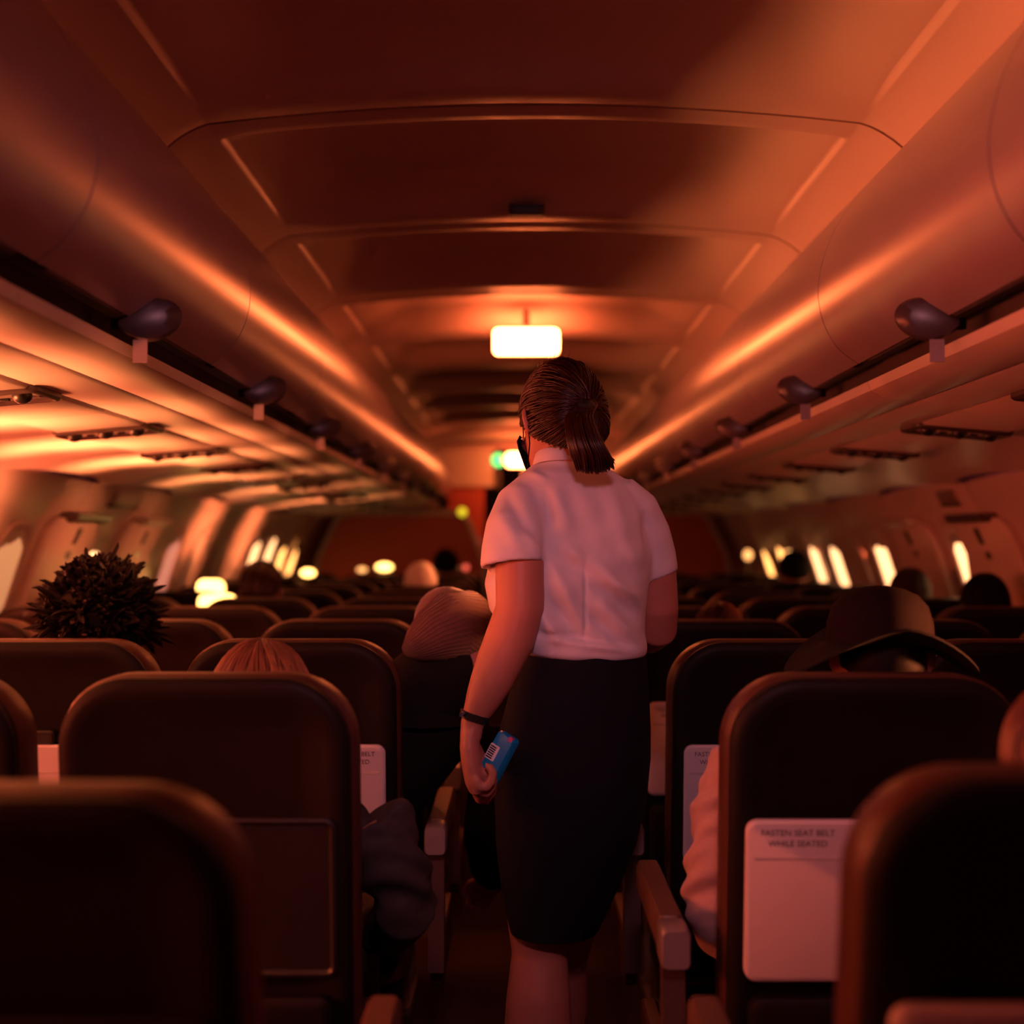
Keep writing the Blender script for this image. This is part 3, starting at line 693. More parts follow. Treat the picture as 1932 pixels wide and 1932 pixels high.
# shirt: torso and sleeves
mb = MB()
SH = [(1014, 1122, 868, 0.060), (1004, 1138, 878, 0.066), (985, 1168, 894, 0.078), (962, 1200, 916, 0.090), (948, 1228, 950, 0.104), (942, 1242, 1000, 0.118), (926, 1242, 1050, 0.130), (915, 1230, 1100, 0.138), (925, 1222, 1150, 0.132), (956, 1220, 1190, 0.124), (972, 1224, 1215, 0.122), (984, 1221, 1232, 0.119), (1000, 1208, 1240, 0.108)]
mb.rings([ering(l, r, py, ry, YAWT if py > 890 else 0.0, 0.0, 2.4, dip=-0.05 if py > 1180 else 0.0) for l, r, py, ry in SH])
def sleeve(mb, pts, rads, hemdir, thick=0.010):
    n = 30; t0 = None; rs = []
    hem = Vector(hemdir).normalized()
    for i, (p, r) in enumerate(zip(pts, rads)):
        a, b = pts[max(i-1, 0)], pts[min(i+1, len(pts)-1)]; t = (b-a).normalized()
        f = i/(len(pts)-1); t = (t*(1-f)+hem*f).normalized()
        u = Vector((0, 1, 0)); u = (u-t*u.dot(t)).normalized(); v = t.cross(u)
        rs.append([p+u*r*math.cos(q)+v*r*math.sin(q) for q in [2*math.pi*j/n for j in range(n)]])
    c = pts[-1]
    rs.append([c+(p-c)*(1-thick/rads[-1])+hem*0.001 for p in rs[-1]])
    rs.append([p-hem*0.035 for p in rs[-1]])
    mb.rings(rs)
sleeve(mb, [W(1008, 918, -0.03), W(984, 948, -0.07), W(972, 990, -0.11), W(967, 1030, AL), W(966, 1066, AL-0.004)], [q/PXM for q in (34, 46, 53, 56, 58)], (0.10, -0.16, -1))
sleeve(mb, [W(1166, 925, 0.0), W(1196, 958, 0.01), W(1215, 1005, 0.03), W(1227, 1050, 0.045), W(1233, 1088, 0.055)], [q/PXM for q in (34, 45, 49, 49.5, 49)], (0.30, 0.10, -1))
me = remeshed(mb, 0.0044, 6, 0.5)
# creases: ridges and hollows drawn along lines over the back (pixels of the back view)
n = len(me.vertices); co = np.empty(n*3); me.vertices.foreach_get('co', co); co = co.reshape(-1, 3)
no = np.empty(n*3); me.vertex_normals.foreach_get('vector', no); no = no.reshape(-1, 3)
RMI = np.array(RM).T
rel = (co-np.array(CAM)) @ RMI.T
px = 966+F*rel[:, 0]/-rel[:, 2]; py = 966-F*rel[:, 1]/-rel[:, 2]
back = np.clip(-no[:, 1]*1.6, 0, 1)
disp = np.zeros(n)
def fold(a, b, wd, amp):
    ax, ay = a; bx, by = b; dx, dy = bx-ax, by-ay; L2 = dx*dx+dy*dy
    t = np.clip(((px-ax)*dx+(py-ay)*dy)/L2, 0, 1); d = np.hypot(px-(ax+t*dx), py-(ay+t*dy))
    fade = np.sin(np.pi*np.clip(0.08+t*0.88, 0, 1))
    return amp*np.exp(-(d/wd)**2)*fade
for a, b, wd, amp in [((1045, 1040), (1150, 1110), 16, -0.008), ((1060, 1030), (1175, 1120), 14, 0.009), ((1100, 1060), (1210, 1180), 15, -0.008), ((1120, 1060), (1222, 1160), 13, 0.007),
                      ((1035, 1060), (1090, 1165), 14, 0.008), ((1025, 1120), (1110, 1220), 13, -0.008), ((1015, 1150), (1060, 1215), 13, 0.010), ((1120, 1130), (1215, 1225), 13, 0.009), ((1105, 1150), (1190, 1225), 11, -0.007),
                      ((1020, 1195), (1200, 1222), 9, -0.007), ((1040, 1205), (1210, 1230), 8, 0.008), ((1040, 920), (1075, 1010), 16, 0.006), ((1150, 920), (1180, 1020), 16, 0.006), ((1032, 930), (1040, 1010), 8, -0.008),
                      ((1215, 960), (1230, 1060), 9, -0.007), ((935, 960), (985, 1040), 14, 0.006), ((955, 930), (1015, 1030), 12, -0.006), ((990, 1000), (1025, 1060), 10, 0.006), ((1105, 1055), (1106, 1228), 3.5, -0.004), ((1078, 1075), (1215, 1130), 12, 0.006),
                      ((1160, 1000), (1215, 1075), 14, 0.006), ((1085, 900), (1120, 1000), 18, 0.004), ((1000, 893), (1035, 905), 7, 0.004)]:
    disp += fold(a, b, wd, amp*1.35)
disp += 0.0016*np.sin(px*0.071+py*0.043)*np.sin(py*0.052-px*0.02)
co += no*(disp*back)[:, None]
me.vertices.foreach_set('co', co.reshape(-1)); me.update()
ATT.append(mkobj('shirt', me, 'shirt', ang=180))
# collar folded round the neck
mb = MB(); rs = []
for (l, r, py_, ry, dip) in ((1004, 1130, 884, 0.070, -0.10), (1006, 1124, 873, 0.064, -0.16), (1010, 1116, 859, 0.059, -0.20), (1014, 1112, 856, 0.055, -0.20), (1016, 1112, 868, 0.056, -0.16), (1016, 1116, 882, 0.060, -0.1)):
    ring = ering(l, r, py_, ry, 0.15, 0.0, 2.0, 36)
    cz = sum(p.z for p in ring)/36
    cyc = sum(p.y for p in ring)/36
    rs.append([Vector((p.x, p.y, p.z-0.18*(p.y-cyc))) for p in ring])
mb.rings(rs, cap=False); ATT.append(mb.obj('collar', 'shirt', ang=80))
# hair drawn back into a ponytail
tie = T(0.018, -0.104, 0.006)
tieL = Vector((0.018, -0.104, 0.006))
cap = MB(); rs = []
for i in range(13):
    el = math.radians(88-13.0*i*0.98); row = []
    for j in range(40):
        az = 2*math.pi*j/40
        back_ = 0.5-0.5*math.cos(az)                      # 0 face .. 1 back
        lo = math.radians(34-78*back_**0.85-5*math.sin(az)**2)      # hairline elevation
        e = max(el, lo) if el > lo else lo
        p = shell_pt(az, e, 0.006)
        if el < lo: p = shell_pt(az, lo, 0.001)
        row.append(T(*p))
    rs.append(row)
cap.rings(rs); ATT.append(cap.obj('hair_cap', 'hair', ang=180))
paths = []; rad = []
rs_ = random.Random(3)
for i in range(900):
    az = rs_.uniform(-math.pi, math.pi); back_ = 0.5-0.5*math.cos(az)
    lo = math.radians(34-78*back_**0.85-5*math.sin(az)**2)
    st = shell_pt(az, lo+rs_.uniform(0, 0.25 if back_ < 0.8 else 0.12), 0.004)
    if rs_.random() < 0.35: st = shell_pt(az, rs_.uniform(lo, math.radians(75)), 0.006)
    p = []; off = rs_.uniform(0.006, 0.0135); jit = Vector((rs_.uniform(-1, 1), 0, rs_.uniform(-1, 1)))*0.011
    d0 = Vector((st.x/0.077, (st.y+0.003)/0.096, st.z/0.114)).normalized(); tl = tieL+jit; d1 = Vector((tl.x/0.077, (tl.y+0.003)/0.096, tl.z/0.114)).normalized()
    om = max(0.05, d0.angle(d1)); sag = rs_.uniform(-0.006, 0.004)
    for k in range(11):
        t = k/10; dv = (d0*math.sin((1-t)*om)+d1*math.sin(t*om))/math.sin(om)
        o = 0.003+off*math.sin(math.pi*min(1, 0.12+t*0.80))
        q = Vector((dv.x*(0.077+o), -0.003+dv.y*(0.096+o), dv.z*(0.114+o)))
        q.z += sag*math.sin(math.pi*t)
        p.append(T(*q))
    paths.append(p); rad.append(rs_.uniform(0.0012, 0.0030))
for i in range(26):                                        # flyaway wisps at crown and temple
    az = rs_.uniform(-1.6, 0.9); st = shell_pt(az, math.radians(rs_.uniform(35, 80)), 0.012)
    dr = Vector((rs_.uniform(-0.6, 0.3), rs_.uniform(-0.5, 0.3), rs_.uniform(0.0, 0.8)))
    paths.append([T(*(st+dr*0.03*t+Vector((0, -0.05*t, 0.0)))) for t in (0, 0.3, 0.6, 1.0)]); rad.append(0.0006)
ATT.append(strands(paths, rad, 4).obj('hair', 'hair', ang=180))
paths = []; rad = []
tw = T(*tieL)
for i in range(620):
    a = rs_.uniform(0, 2*math.pi); q = math.sqrt(rs_.random())
    u, v = q*math.cos(a), q*math.sin(a)
    L = rs_.uniform(0.86, 1.04)
    end = W(1124+37*u+6*v, 890-7*abs(u)+rs_.uniform(-14, 6)-2*u, -0.145+0.024*v)
    m1 = W(1093+25*u, 786, -0.125+0.022*v); m2 = W(1101+32*u, 826, -0.155+0.026*v); m3 = W(1114+38*u, 860, -0.155+0.028*v)
    s0 = tw+Vector((0.016*u, 0.004*v, 0.014*v))
    P = [s0, m1, m2, m3, end]
    p = []
    for k in range(4):
        p0, p1, p2, p3 = P[max(k-1, 0)], P[k], P[k+1], P[min(k+2, 4)]
        for t in (0, 0.33, 0.66):
            p.append(0.5*((2*p1)+(p2-p0)*t+(2*p0-5*p1+4*p2-p3)*t*t+(3*p1-p0-3*p2+p3)*t**3))
    p.append(P[-1])
    paths.append(p); rad.append(rs_.uniform(0.0014, 0.0034))
ATT.append(strands(paths, rad, 4).obj('ponytail', 'hair', ang=180))
mb = MB(); c0 = tw+(W(1090, 790, -0.125)-tw)*0.25; ax = (W(1090, 797, -0.13)-tw).normalized()
mb.tube([c0-ax*0.010, c0-ax*0.004, c0+ax*0.004, c0+ax*0.010], [0.014, 0.018, 0.018, 0.014], 16); ATT.append(mb.obj('hair_tie', 'black'))
# black face mask with loop behind the ear
mb = MB(); rs = []
for z, a0, off in ((-0.014, 0.95, 0.013), (-0.030, 1.10, 0.019), (-0.046, 1.15, 0.018), (-0.075, 1.2, 0.013), (-0.106, 1.05, 0.013), (-0.126, 0.6, 0.010)):
    row = []
    for j in range(17):
        q = -a0+2*a0*j/16
        # width of the head at this level
        for (za, aa, fa, ba), (zb_, ab, fb, bb) in zip(HEAD, HEAD[1:]):
            if za <= z <= zb_:
                t = (z-za)/(zb_-za); aw, ff, bk = aa+(ab-aa)*t, fa+(fb-fa)*t, ba+(bb-ba)*t; break
        else: aw, ff, bk = 0.02, 0.072, 0.03
        cy, ry = (ff+bk)/2, (ff-bk)/2
        row.append(T((aw+off)*math.sin(q), cy+(ry+off+(0.018 if -0.06 < z < -0.02 else 0.010)*max(0, math.cos(q))**8*(1 if z > -0.09 else 0.5))*math.cos(q), z))
    rs.append(row)
mb.rings(rs, cap=False, close=False); mk = mb.obj('face_mask', 'blackcloth', ang=80)
sd = mk.modifiers.new('s', 'SOLIDIFY'); sd.thickness = 0.0015
ATT.append(mk)
for sx in (-1, 1):
    mb = MB(); mb.tube([T(sx*0.068, 0.045, -0.03), T(sx*0.080, 0.010, 0.012), T(sx*0.083, -0.016, 0.030), T(sx*0.088, -0.032, 0.006), T(sx*0.084, -0.030, -0.025), T(sx*0.074, -0.006, -0.052), T(sx*0.068, 0.03, -0.095)], 0.0014, 6); ATT.append(mb.obj('mask_loop', 'blackcloth'))
    mb = MB(); mb.ell(T(sx*0.086, 0.0, -0.040), (0.0035, 0.0035, 0.0035), 10, 6); ATT.append(mb.obj('earring', 'gold'))
# watch
mb = MB(); c = W(895, 1352, AL-0.02); ax = (W(888, 1372, AL-0.02)-W(905, 1332, AL-0.02)).normalized()
ax = (ax+Vector((0.12, 0.0, 0))).normalized()
mb.tube([c-ax*0.007, c-ax*0.006, c+ax*0.006, c+ax*0.007], [0.0262, 0.0290, 0.0275, 0.0245], 24); st = mb.obj('watch', 'black'); ATT.append(st)
mb = MB(); mb.box(W(873, 1347, AL-0.042), (0.012, 0.006, 0.004), Matrix.Rotation(-0.7, 3, 'Y')); ATT.append(mb.obj('watch_buckle', 'gold', smooth=False))
mb = MB(); mb.cyl(c+Vector((0.004, 0.020, 0)), c+Vector((0.006, 0.032, 0)), 0.013, 18); ATT.append(mb.obj('watch_face', 'gold'))
for o in ATT:
    o.parent = att; o.matrix_parent_inverse = Matrix.Translation(-att.location)
# the blue packet in her hand
mb = MB(); base = W(917, 1472, AL-0.012); pk = empty('packet', base)
tag(pk, 'bright blue packet with a white printed label held in the attendant\'s left hand', 'packet')
PR = Matrix.Rotation(math.radians(28), 3, 'Y') @ Matrix.Rotation(math.radians(-32), 3, 'Z')
def pkp(x, d, z): return PR @ Vector((x, d, z))
mb = MB(); slab(mb, 0.044, 0.105, 0.008, 0, 0.042, [(-0.013, 0.012), (-0.012, 0.004), (-0.004, 0.0), (0.006, 0.0), (0.013, 0.006), (0.014, 0.012)], pkp, 4); mb.obj('wrapper', 'blue', pk, ang=30)
mb = MB(); slab(mb, 0.022, 0.030, 0.002, -0.009, 0.052, [(-0.0120, 0), (-0.0136, 0.0005)], pkp, 2); lb = mb.obj('label', 'paper', pk, smooth=False)
for q in range(6):
    mb = MB(); slab(mb, 0.014, 0.0016+0.0007*(q % 2), 0.0005, -0.011, 0.041+0.0042*q, [(-0.0134, 0), (-0.0140, 0)], pkp, 1); mb.obj('bar', 'jean', lb, smooth=False)
mb = MB(); slab(mb, 0.010, 0.010, 0.002, 0.012, 0.089, [(-0.006, 0), (-0.0130, 0.0005)], pkp, 2); mb.obj('tab', 'pink', pk, smooth=False)
# ------------------------------------------------------------------ passengers
def torso_ring(c, rx, ry, tilt=0.0, n=24, e=2.4):
    out = []
    for j in range(n):
        q = 2*math.pi*j/n; cs, sn = math.cos(q), math.sin(q)
        x = rx*math.copysign(abs(cs)**(2/e), cs); y = ry*math.copysign(abs(sn)**(2/e), sn)
        out.append(Vector((c[0]+x*math.cos(tilt), c[1]+y, c[2]-x*math.sin(tilt))))
    return out
def build_passenger(skin='skin', top='blackcloth', legs='jean', lean=0.0, drop=0.0, arms=None, arm_r=1.0, head=None, yaw=0.0, pitch=-0.1, roll=0.0, voxel=0.010, detail=False, shoulder=0.185):
    """seated figure in seat coordinates: origin on the floor under the rear of the seat back, facing +y; lean shifts the trunk sideways with height"""
    c = empty('person')
    L = lambda z: lean*max(0, (z-0.55)/0.45)
    zs = lambda z: z-drop*max(0, (z-0.55)/0.5)
    hcen = Vector(head) if head else Vector((L(1.15), 0.285, zs(1.155)))
    hips = Vector((0, 0.34, 0.56))
    trunk = [((0, 0.345, 0.50), 0.150, 0.095), ((0, 0.345, 0.58), 0.155, 0.105), ((L(0.70), 0.325, zs(0.70)), 0.145, 0.105), ((L(0.82), 0.30, zs(0.82)), 0.160, 0.105), ((L(0.92), 0.282, zs(0.92)), 0.175, 0.095), ((L(0.985), 0.270, zs(0.985)), 0.135, 0.075), ((L(1.02), 0.268, zs(1.02)), 0.075, 0.062)]
    tl = -math.atan2(lean, 0.9)*-1
    if arms is None:
        arms = {}
    A = {}
    for sx in (-1, 1):
        A[sx] = arms.get(sx) or [(sx*shoulder+L(0.95), 0.28, zs(0.945)), (sx*(shoulder+0.005)+L(0.85), 0.30, zs(0.85)), (sx*0.168+L(0.76)*0.7, 0.33, 0.775), (sx*0.14, 0.44, 0.755), (sx*0.09, 0.55, 0.735)]
    R = frame(yaw, pitch, roll)
    mb = MB()
    T = add_head(mb, hcen, R, 0.98, Vector((L(1.0), 0.268, zs(0.99))), 0.054)
    mb.rings([torso_ring(p, rx*0.90, ry*0.88) for p, rx, ry in trunk])
    for sx in (-1, 1):
        mb.tube([Vector(p) for p in A[sx]], [q*arm_r for q in (0.038, 0.034, 0.030, 0.026, 0.022)], 14)
        w0, w1 = Vector(A[sx][-2]), Vector(A[sx][-1])
        add_hand(mb, w1, (w1-w0).normalized()*0.6+Vector((-sx*0.4, 0.5, -0.25)), (-sx*0.4, 0, -1), 0.95, sx)
        mb.tube([(sx*0.085, 0.36, 0.552), (sx*0.10, 0.55, 0.562), (sx*0.105, 0.665, 0.548), (sx*0.105, 0.685, 0.48), (sx*0.105, 0.70, 0.30), (sx*0.105, 0.70, 0.10), (sx*0.105, 0.70, 0.06)], [0.068, 0.064, 0.052, 0.048, 0.050, 0.034, 0.034], 14)
        mb.tube([(sx*0.105, 0.665, 0.045), (sx*0.107, 0.74, 0.04), (sx*0.11, 0.80, 0.03)], [0.030, 0.032, 0.022], 10)
    mkobj('body', remeshed(mb, voxel*0.8, 3), skin, c)
    mb = MB(); mb.rings([torso_ring(p, rx*1.02+0.006, ry*1.04+0.006) for p, rx, ry in trunk])
    for sx in (-1, 1):
        P = [Vector(p) for p in A[sx]]
        sleeve(mb, [P[0], (P[0]+P[1])/2, P[1], (P[1]+P[2])/2, P[2], (P[2]+P[3])/2, P[3], P[3]+(P[4]-P[3])*0.7], [q*arm_r for q in (0.058, 0.057, 0.053, 0.051, 0.050, 0.046, 0.043, 0.036)], P[4]-P[3], 0.006)
    me = remeshed(mb, voxel*(0.55 if detail else 1.0), 3)
    if detail:
        n = len(me.vertices); co = np.empty(n*3); me.vertices.foreach_get('co', co); co = co.reshape(-1, 3)
        no = np.empty(n*3); me.vertex_normals.foreach_get('vector', no); no = no.reshape(-1, 3)
        q = co[:, 2]*62+co[:, 1]*30+6*np.sin(co[:, 1]*23+co[:, 2]*17)*0.6
        k = np.clip((1.0-co[:, 2])/0.12, 0, 1)
        co += no*((0.0085*np.sin(q)*np.abs(np.sin(co[:, 1]*19+co[:, 2]*13+1))+0.0028*np.sin(co[:, 2]*140+co[:, 1]*70))*k)[:, None]
        me.vertices.foreach_set('co', co.reshape(-1)); me.update()
    mkobj('sweater', me, top, c, ang=180)
    mb = MB()
    mb.rings([torso_ring((0, 0.35, z), rx, ry) for z, rx, ry in ((0.478, 0.10, 0.06), (0.49, 0.155, 0.10), (0.56, 0.165, 0.112), (0.62, 0.160, 0.108))])
    for sx in (-1, 1):
        mb.tube([(sx*0.085, 0.36, 0.556), (sx*0.10, 0.55, 0.566), (sx*0.105, 0.668, 0.552), (sx*0.105, 0.69, 0.48), (sx*0.105, 0.705, 0.30), (sx*0.105, 0.705, 0.11)], [0.078, 0.074, 0.062, 0.058, 0.060, 0.050], 14)
    mkobj('trousers', remeshed(mb, 0.012, 3), legs, c)
    for sx in (-1, 1):
        mb = MB(); rs = []
        for dy, wd, h in ((-0.045, 0.025, 0.05), (0.0, 0.040, 0.075), (0.07, 0.046, 0.06), (0.13, 0.040, 0.045), (0.16, 0.018, 0.03)):
            rs.append([Vector((sx*0.105+wd*math.cos(q), 0.68+dy, h/2+h/2*math.sin(q)+0.004)) for q in [2*math.pi*j/14 for j in range(14)]])
        mb.rings(rs); mb.obj('shoe', 'black', c)
    add_eyes(T, 0.98, c)
    return c, T
def short_hair(T, c, m='hairblack', seed=1, thick=0.016, low=-18, n=260, fuzz=1.0):
    r = random.Random(seed); mb = MB(); rs = []
    for i in range(11):
        el = math.radians(88-14*i*0.9); row = []
        for j in range(32):
            az = 2*math.pi*j/32; back_ = 0.5-0.5*math.cos(az); lo = math.radians(36-(36-low)*back_**0.8)
            row.append(T(*shell_pt(az, max(el, lo), thick*(0.75 if el > lo else 0.2)+0.003*math.sin(9*az)*math.cos(7*el))))
        rs.append(row)
    mb.rings(rs)
    for _ in range(n):
        az = r.uniform(-math.pi, math.pi); back_ = 0.5-0.5*math.cos(az); lo = math.radians(36-(36-low)*back_**0.8)
        el = r.uniform(lo, 1.5); p0 = shell_pt(az, el, thick*0.4); dv = Vector((r.uniform(-1, 1), r.uniform(-0.8, 0.8)-0.3, r.uniform(-0.6, 0.6)))*0.022*fuzz
        p1 = shell_pt(az, el, thick*1.25)
        mb.tube([T(*p0), T(*(p1+dv*0.5)), T(*(p1+dv-(p1-p0)*0.35))], [0.003, 0.0024, 0.0005], 4, cap=False)
    return mb.obj('hair', m, c, ang=180)
def combed_hair(T, c, m, seed=1, n=420, low=-24, off=0.012, part=0.018):
    r = random.Random(seed); paths = []; rad = []
    mb = MB(); rs = []
    for i in range(11):
        el = math.radians(88-14*i*0.9); row = []
        for j in range(32):
            az = 2*math.pi*j/32; back_ = 0.5-0.5*math.cos(az); lo = math.radians(36-(36-low)*back_**0.8)
            row.append(T(*shell_pt(az, max(el, lo), off*(0.6 if el > lo else 0.2))))
        rs.append(row)
    mb.rings(rs)
    for _ in range(n):
        az = r.uniform(-math.pi, math.pi); back_ = 0.5-0.5*math.cos(az); lo = math.radians(36-(36-low)*back_**0.8)
        e0 = r.uniform(1.1, 1.5); o_ = r.uniform(0.5, 1.15)*off; sw = r.uniform(-0.35, 0.35); p = []
        for k in range(9):
            t = k/8; p.append(T(*shell_pt(az+sw*math.sin(2.2*t), e0+(lo-e0)*t, o_+0.003*math.sin(math.pi*t))))
        paths.append(p); rad.append(r.uniform(0.0016, 0.0036))
    for p, q in zip(paths, rad): mb.tube(p, [q*(1 if i < len(p)-1 else 0.2) for i in range(len(p))], 4, cap=False)
    return mb.obj('hair', m, c, ang=180)
def place(c, s, k, r, dx=0.0, dy=0.0, sc_=1.0):
    c.location = (s*SX[k]+dx, rowy(r)+dy+0.62*(1-sc_)+0.008, 0.478*(1-sc_)); c.scale = (sc_,)*3
PG = 'seated passengers'
# spiky dark hair, red top, third row left middle seat
c, T = build_passenger('skin2', 'redcloth', head=(0.0, 0.285, 1.115), drop=-0.03, pitch=-0.05, shoulder=0.20)
r = random.Random(5); mb = MB()
mb.ell(T(0, -0.014, 0.020), (0.098, 0.110, 0.116), 24, 14)
mb.ell(T(0, -0.070, -0.070), (0.098, 0.060, 0.080), 20, 12)
for i in range(1500):
    az = r.uniform(-math.pi, math.pi); el = math.asin(r.uniform(-0.98, 1.0))
    if math.cos(az) > 0.45 and el < 0.35: continue
    p0 = shell_pt(az, el, 0.022); d = p0.normalized()
    if el < -0.3: p0 = p0+Vector((0, 0, -0.02))
    d = (d+Vector((r.uniform(-0.5, 0.5), r.uniform(-0.5, 0.5), r.uniform(-0.45, 0.30)))).normalized()
    Lg = r.uniform(0.026, 0.050) if r.random() < 0.90 else r.uniform(0.045, 0.075)
    tw_ = Vector((r.uniform(-1, 1), r.uniform(-1, 1), r.uniform(-1.4, 0.3)))*0.010
    mb.tube([T(*p0), T(*(p0+d*Lg*0.5)), T(*(p0+d*Lg*0.85+tw_*0.5)), T(*(p0+d*Lg+tw_))], [0.0075, 0.0065, 0.0045, 0.0010], 5)
mb.obj('dreadlocks', 'hairblack', c)
place(c, -1, 1, 3, 0.015, 0.05)
tag(c, 'passenger with bushy spiky dark hair and red top behind the third row', 'person', PG)
# copper hair barely over the seat, grey jacket elbow out to the aisle
c, T = build_passenger('skin', 'grey', drop=0.115, arms={1: [(0.185, 0.27, 0.84), (0.215, 0.27, 0.79), (0.245, 0.29, 0.70), (0.205, 0.42, 0.62), (0.14, 0.54, 0.63)]}, arm_r=1.12, pitch=-0.12, detail=True)
combed_hair(T, c, 'hairblond', 11, 420, -30)
place(c, -1, 0, 2, 0.035, 0.0)
tag(c, 'passenger with copper hair just above the second row seat, grey jacket', 'person', PG)
# leaning into the aisle, knit hat and black clothes
hp = at(862, 1205, 3.13); seatp = Vector((-SX[0], rowy(3), 0)); hl = hp-seatp
c, T = build_passenger('skin', 'blackcloth', 'blackcloth', lean=hl.x*0.80, drop=0.03, arms={1: [(hl.x*0.74+0.165, 0.28, 0.90), (hl.x*0.74+0.175, 0.27, 0.80), (0.40, 0.28, 0.66), (0.405, 0.36, 0.57), (0.415, 0.45, 0.52)]}, arm_r=1.10, head=hl, yaw=0.35, pitch=-0.55, roll=-0.4)
mb = MB(); rs = []
a0, a1 = T(0.0, 0.03, 0.01), T(-0.01, -0.10, 0.155)
ctr = [at(905, 1190, 3.12), at(880, 1178, 3.09), at(850, 1182, 3.06), at(815, 1200, 3.03), at(785, 1218, 3.02), at(765, 1228, 3.03)]
mb = MB(); mb.tube([p-seatp for p in ctr], [0.062, 0.074, 0.074, 0.058, 0.036, 0.012], 24)
mb.rings([[T(*shell_pt(2*math.pi*j/32, math.radians(88-9*i*(1 if i else 0)), 0.010)) for j in range(32)] for i in range(9)], cap=False); hat = mb.obj('knit_hat', 'knit', c)
mb = MB()
for q in range(40):                                        # knitted ribs running along the hat
    a = 2*math.pi*q/40; P = []
    for i, rr in enumerate((0.062, 0.074, 0.074, 0.058, 0.036, 0.012)):
        t = (ctr[min(i+1, 5)]-ctr[max(i-1, 0)]).normalized(); u = (Vector((0, 1, 0))-t*t.y).normalized(); v = t.cross(u)
        P.append(ctr[i]-seatp+(u*math.cos(a)+v*math.sin(a))*rr)
    mb.tube(P, [0.0019]*5+[0.0008], 5, cap=False)
ho = mb.obj('knit_rib', 'knit', hat); ho['kind'] = 'stuff'
nk = Vector((hl.x*0.80*0.98, 0.268, 0.95)); hm_ = hl+Vector((0.0, -0.012, -0.045))
mb = MB(); mb.tube([nk+Vector((0, 0, -0.04)), nk+Vector((0, 0, 0.02)), (nk+hm_)/2+Vector((0, -0.01, 0.0)), hm_, hm_+Vector((0.02, 0.01, 0.03))], [0.12, 0.115, 0.105, 0.092, 0.070], 20); mb.obj('hood', 'blackcloth', c)
c.location = seatp
tag(c, 'passenger in black with ribbed brown knit hat leaning into the aisle', 'person', PG)
# bucket hat and rose sleeve, second row right aisle seat
c, T = build_passenger('skin', 'pinkknit', head=(0.065, 0.315, 1.115), arms={-1: [(-0.160, 0.26, 0.945), (-0.195, 0.25, 0.85), (-0.222, 0.255, 0.725), (-0.185, 0.30, 0.625), (-0.125, 0.40, 0.585)]}, arm_r=1.18, detail=True)
short_hair(T, c, 'hairblack', 21, 0.004, -30, 0)
hb = Vector((0.068, 0.318, 1.135))
prof = [(0.089, -0.01), (0.090, 0.010), (0.088, 0.035), (0.080, 0.062), (0.064, 0.081), (0.040, 0.092), (0.016, 0.096), (0.003, 0.0965)]
mb = MB(); mb.rings([[hb+Vector((rr*math.cos(a), rr*1.08*math.sin(a), z)) for a in [2*math.pi*j/40 for j in range(40)]] for rr, z in prof]); mb.obj('hat_crown', 'browncloth', c)
def brim_ring(rr, dz):
    o = []
    for j in range(48):
        a = 2*math.pi*j/48; x, y = rr*math.cos(a), rr*1.02*math.sin(a); t = (rr-0.086)/0.075
        o.append(hb+Vector((x, y, dz+t*(0.030-0.085*abs(math.cos(a))**1.6))))
    return o
mb = MB(); mb.rings([brim_ring(q, 0.004) for q in (0.086, 0.105, 0.125, 0.145, 0.161)]+[brim_ring(q, 0.0) for q in (0.161, 0.145, 0.125, 0.105, 0.086)], cap=False); mb.obj('hat_brim', 'blackcloth', c)
place(c, 1, 0, 2, 0.014)
tag(c, 'passenger in dark brimmed hat and rose sweater, elbow on the second row right', 'person', PG)
# generic figure, then copies with their own hair
def recolour(o, part, m):
    for k in kids(o):
        if k.name.split('.')[0] == part:
            k.material_slots[0].link = 'OBJECT'; k.material_slots[0].material = M[m]
base, TB = build_passenger('skin', 'blackcloth')
hA = combed_hair(TB, base, 'hair', 31, 300, -24)
index_kids(base)
FAR = [  # side, column, row, dx, dz scale, hair material or hat, top material, label
 (1, 0, 1, 0.105, 0.827, 'hairblond', 'blackcloth', 'passenger with coppery hair at the first row on the right edge'),
 (-1, 1, 6, -0.04, 0.953, 'hair', 'redcloth', 'passenger in red with dark hair by the bright lamps on the left'),
 (-1, 0, 8, -0.025, 0.922, 'whitecloth', 'redcloth', 'passenger in pale cap and red top before the left divider'),
 (-1, 0, 11, -0.02, 1.004, 'hairblack', 'blackcloth', 'passenger with big dark hair just behind the pale cap'),
 (1, 2, 9, 0.0, 0.991, 'hairblack', 'grey', 'passenger with dark hair next to the far right windows'),
 (1, 2, 6, 0.0, 0.916, 'hair', 'blackcloth', 'passenger with brown hair in front of the bright right window'),
 (1, 0, 4, 0.035, 0.827, 'hair', 'blackcloth', 'passenger with reddish hair low in the fourth row on the right'),
 (1, 1, 5, 0.02, 0.783, 'hairblack', 'blackcloth', 'passenger with dark hair just left of the brimmed hat'),
 (1, 2, 5, 0.035, 0.909, 'hairblack', 'blackcloth', 'passenger with dark hair against the glowing exit at the right edge'),
 (1, 0, 11, 0.03, 0.909, 'hairblond', 'redcloth', 'passenger with a dim red face near the right divider'),
]
first = True
for s_, k_, r_, dx, scl, hm, tm, lab in FAR:
    o = base if first else copy_tree(base)
    first = False
    place(o, s_, k_, r_, dx, 0.0, scl)
    recolour(o, 'hair', hm); recolour(o, 'sweater', tm)
    tag(o, lab, 'person', PG)

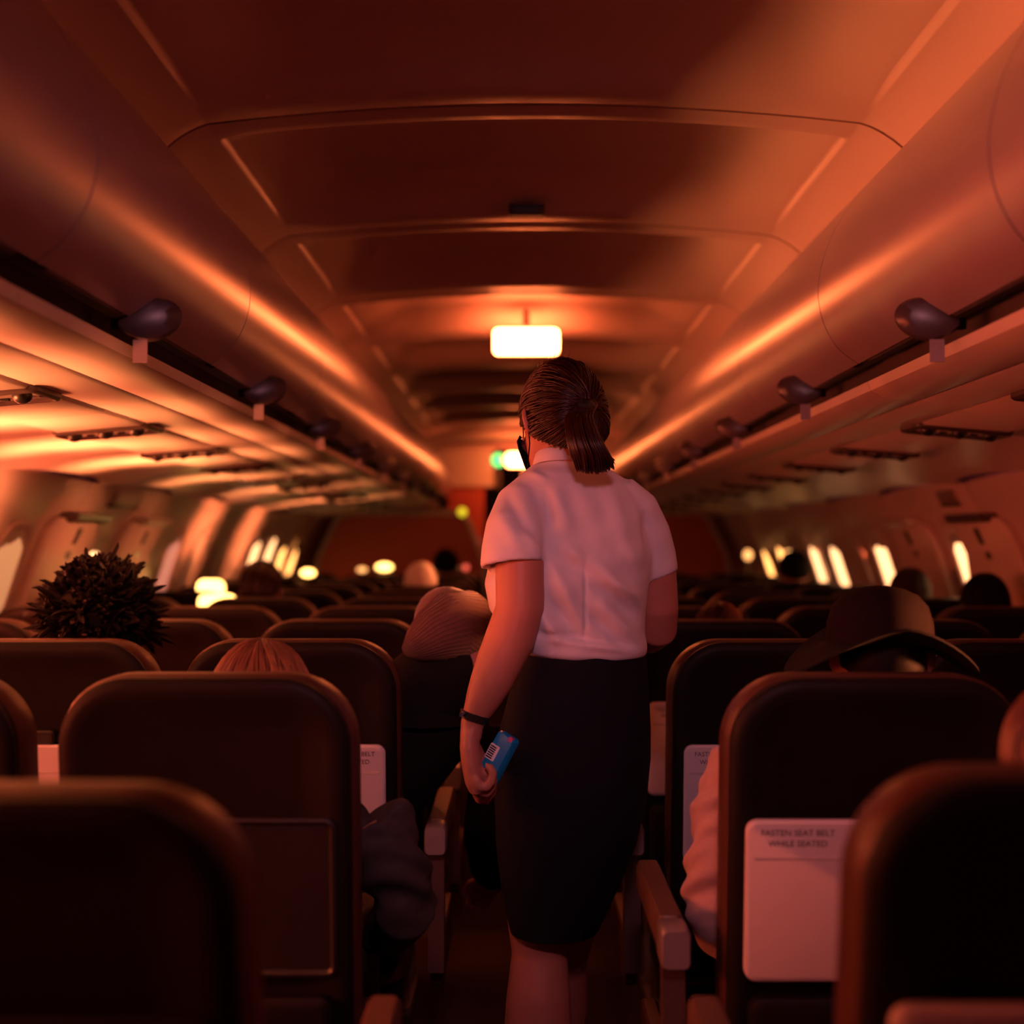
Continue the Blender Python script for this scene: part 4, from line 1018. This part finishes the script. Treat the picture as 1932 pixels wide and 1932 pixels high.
# ------------------------------------------------------------------ made-up glowing shapes for unidentified bright spots over the seat tops
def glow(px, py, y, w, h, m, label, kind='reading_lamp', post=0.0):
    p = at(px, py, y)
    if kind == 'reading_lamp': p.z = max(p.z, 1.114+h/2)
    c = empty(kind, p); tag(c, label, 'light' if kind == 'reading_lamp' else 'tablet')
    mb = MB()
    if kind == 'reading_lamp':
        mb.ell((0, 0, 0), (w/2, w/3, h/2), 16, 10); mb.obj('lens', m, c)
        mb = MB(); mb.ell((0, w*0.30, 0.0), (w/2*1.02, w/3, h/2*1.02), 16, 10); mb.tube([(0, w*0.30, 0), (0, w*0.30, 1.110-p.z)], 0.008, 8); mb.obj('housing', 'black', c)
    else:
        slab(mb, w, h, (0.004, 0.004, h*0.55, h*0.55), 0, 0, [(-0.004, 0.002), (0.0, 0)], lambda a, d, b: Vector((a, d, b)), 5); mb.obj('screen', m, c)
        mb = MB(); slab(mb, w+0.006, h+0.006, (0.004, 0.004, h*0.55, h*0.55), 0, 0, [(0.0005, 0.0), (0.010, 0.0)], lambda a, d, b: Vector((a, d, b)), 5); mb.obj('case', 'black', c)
GLOW_SPOTS = [
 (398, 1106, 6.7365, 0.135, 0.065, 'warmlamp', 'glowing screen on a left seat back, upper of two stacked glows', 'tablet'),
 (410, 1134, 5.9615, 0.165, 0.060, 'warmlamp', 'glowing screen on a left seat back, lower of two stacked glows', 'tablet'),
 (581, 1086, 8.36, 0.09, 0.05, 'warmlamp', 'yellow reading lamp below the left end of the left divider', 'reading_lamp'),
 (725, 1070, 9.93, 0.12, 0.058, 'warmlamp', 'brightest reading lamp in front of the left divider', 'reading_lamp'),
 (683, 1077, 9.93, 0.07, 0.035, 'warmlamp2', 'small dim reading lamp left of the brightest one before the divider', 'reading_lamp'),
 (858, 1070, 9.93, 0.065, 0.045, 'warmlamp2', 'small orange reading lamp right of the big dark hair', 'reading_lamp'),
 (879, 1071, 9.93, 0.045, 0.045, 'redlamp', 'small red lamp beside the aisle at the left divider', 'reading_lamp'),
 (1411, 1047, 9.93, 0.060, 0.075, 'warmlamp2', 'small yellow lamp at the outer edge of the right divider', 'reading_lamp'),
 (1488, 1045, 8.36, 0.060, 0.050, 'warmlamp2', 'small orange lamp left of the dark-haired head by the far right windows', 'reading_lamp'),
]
for a in GLOW_SPOTS: glow(*a)
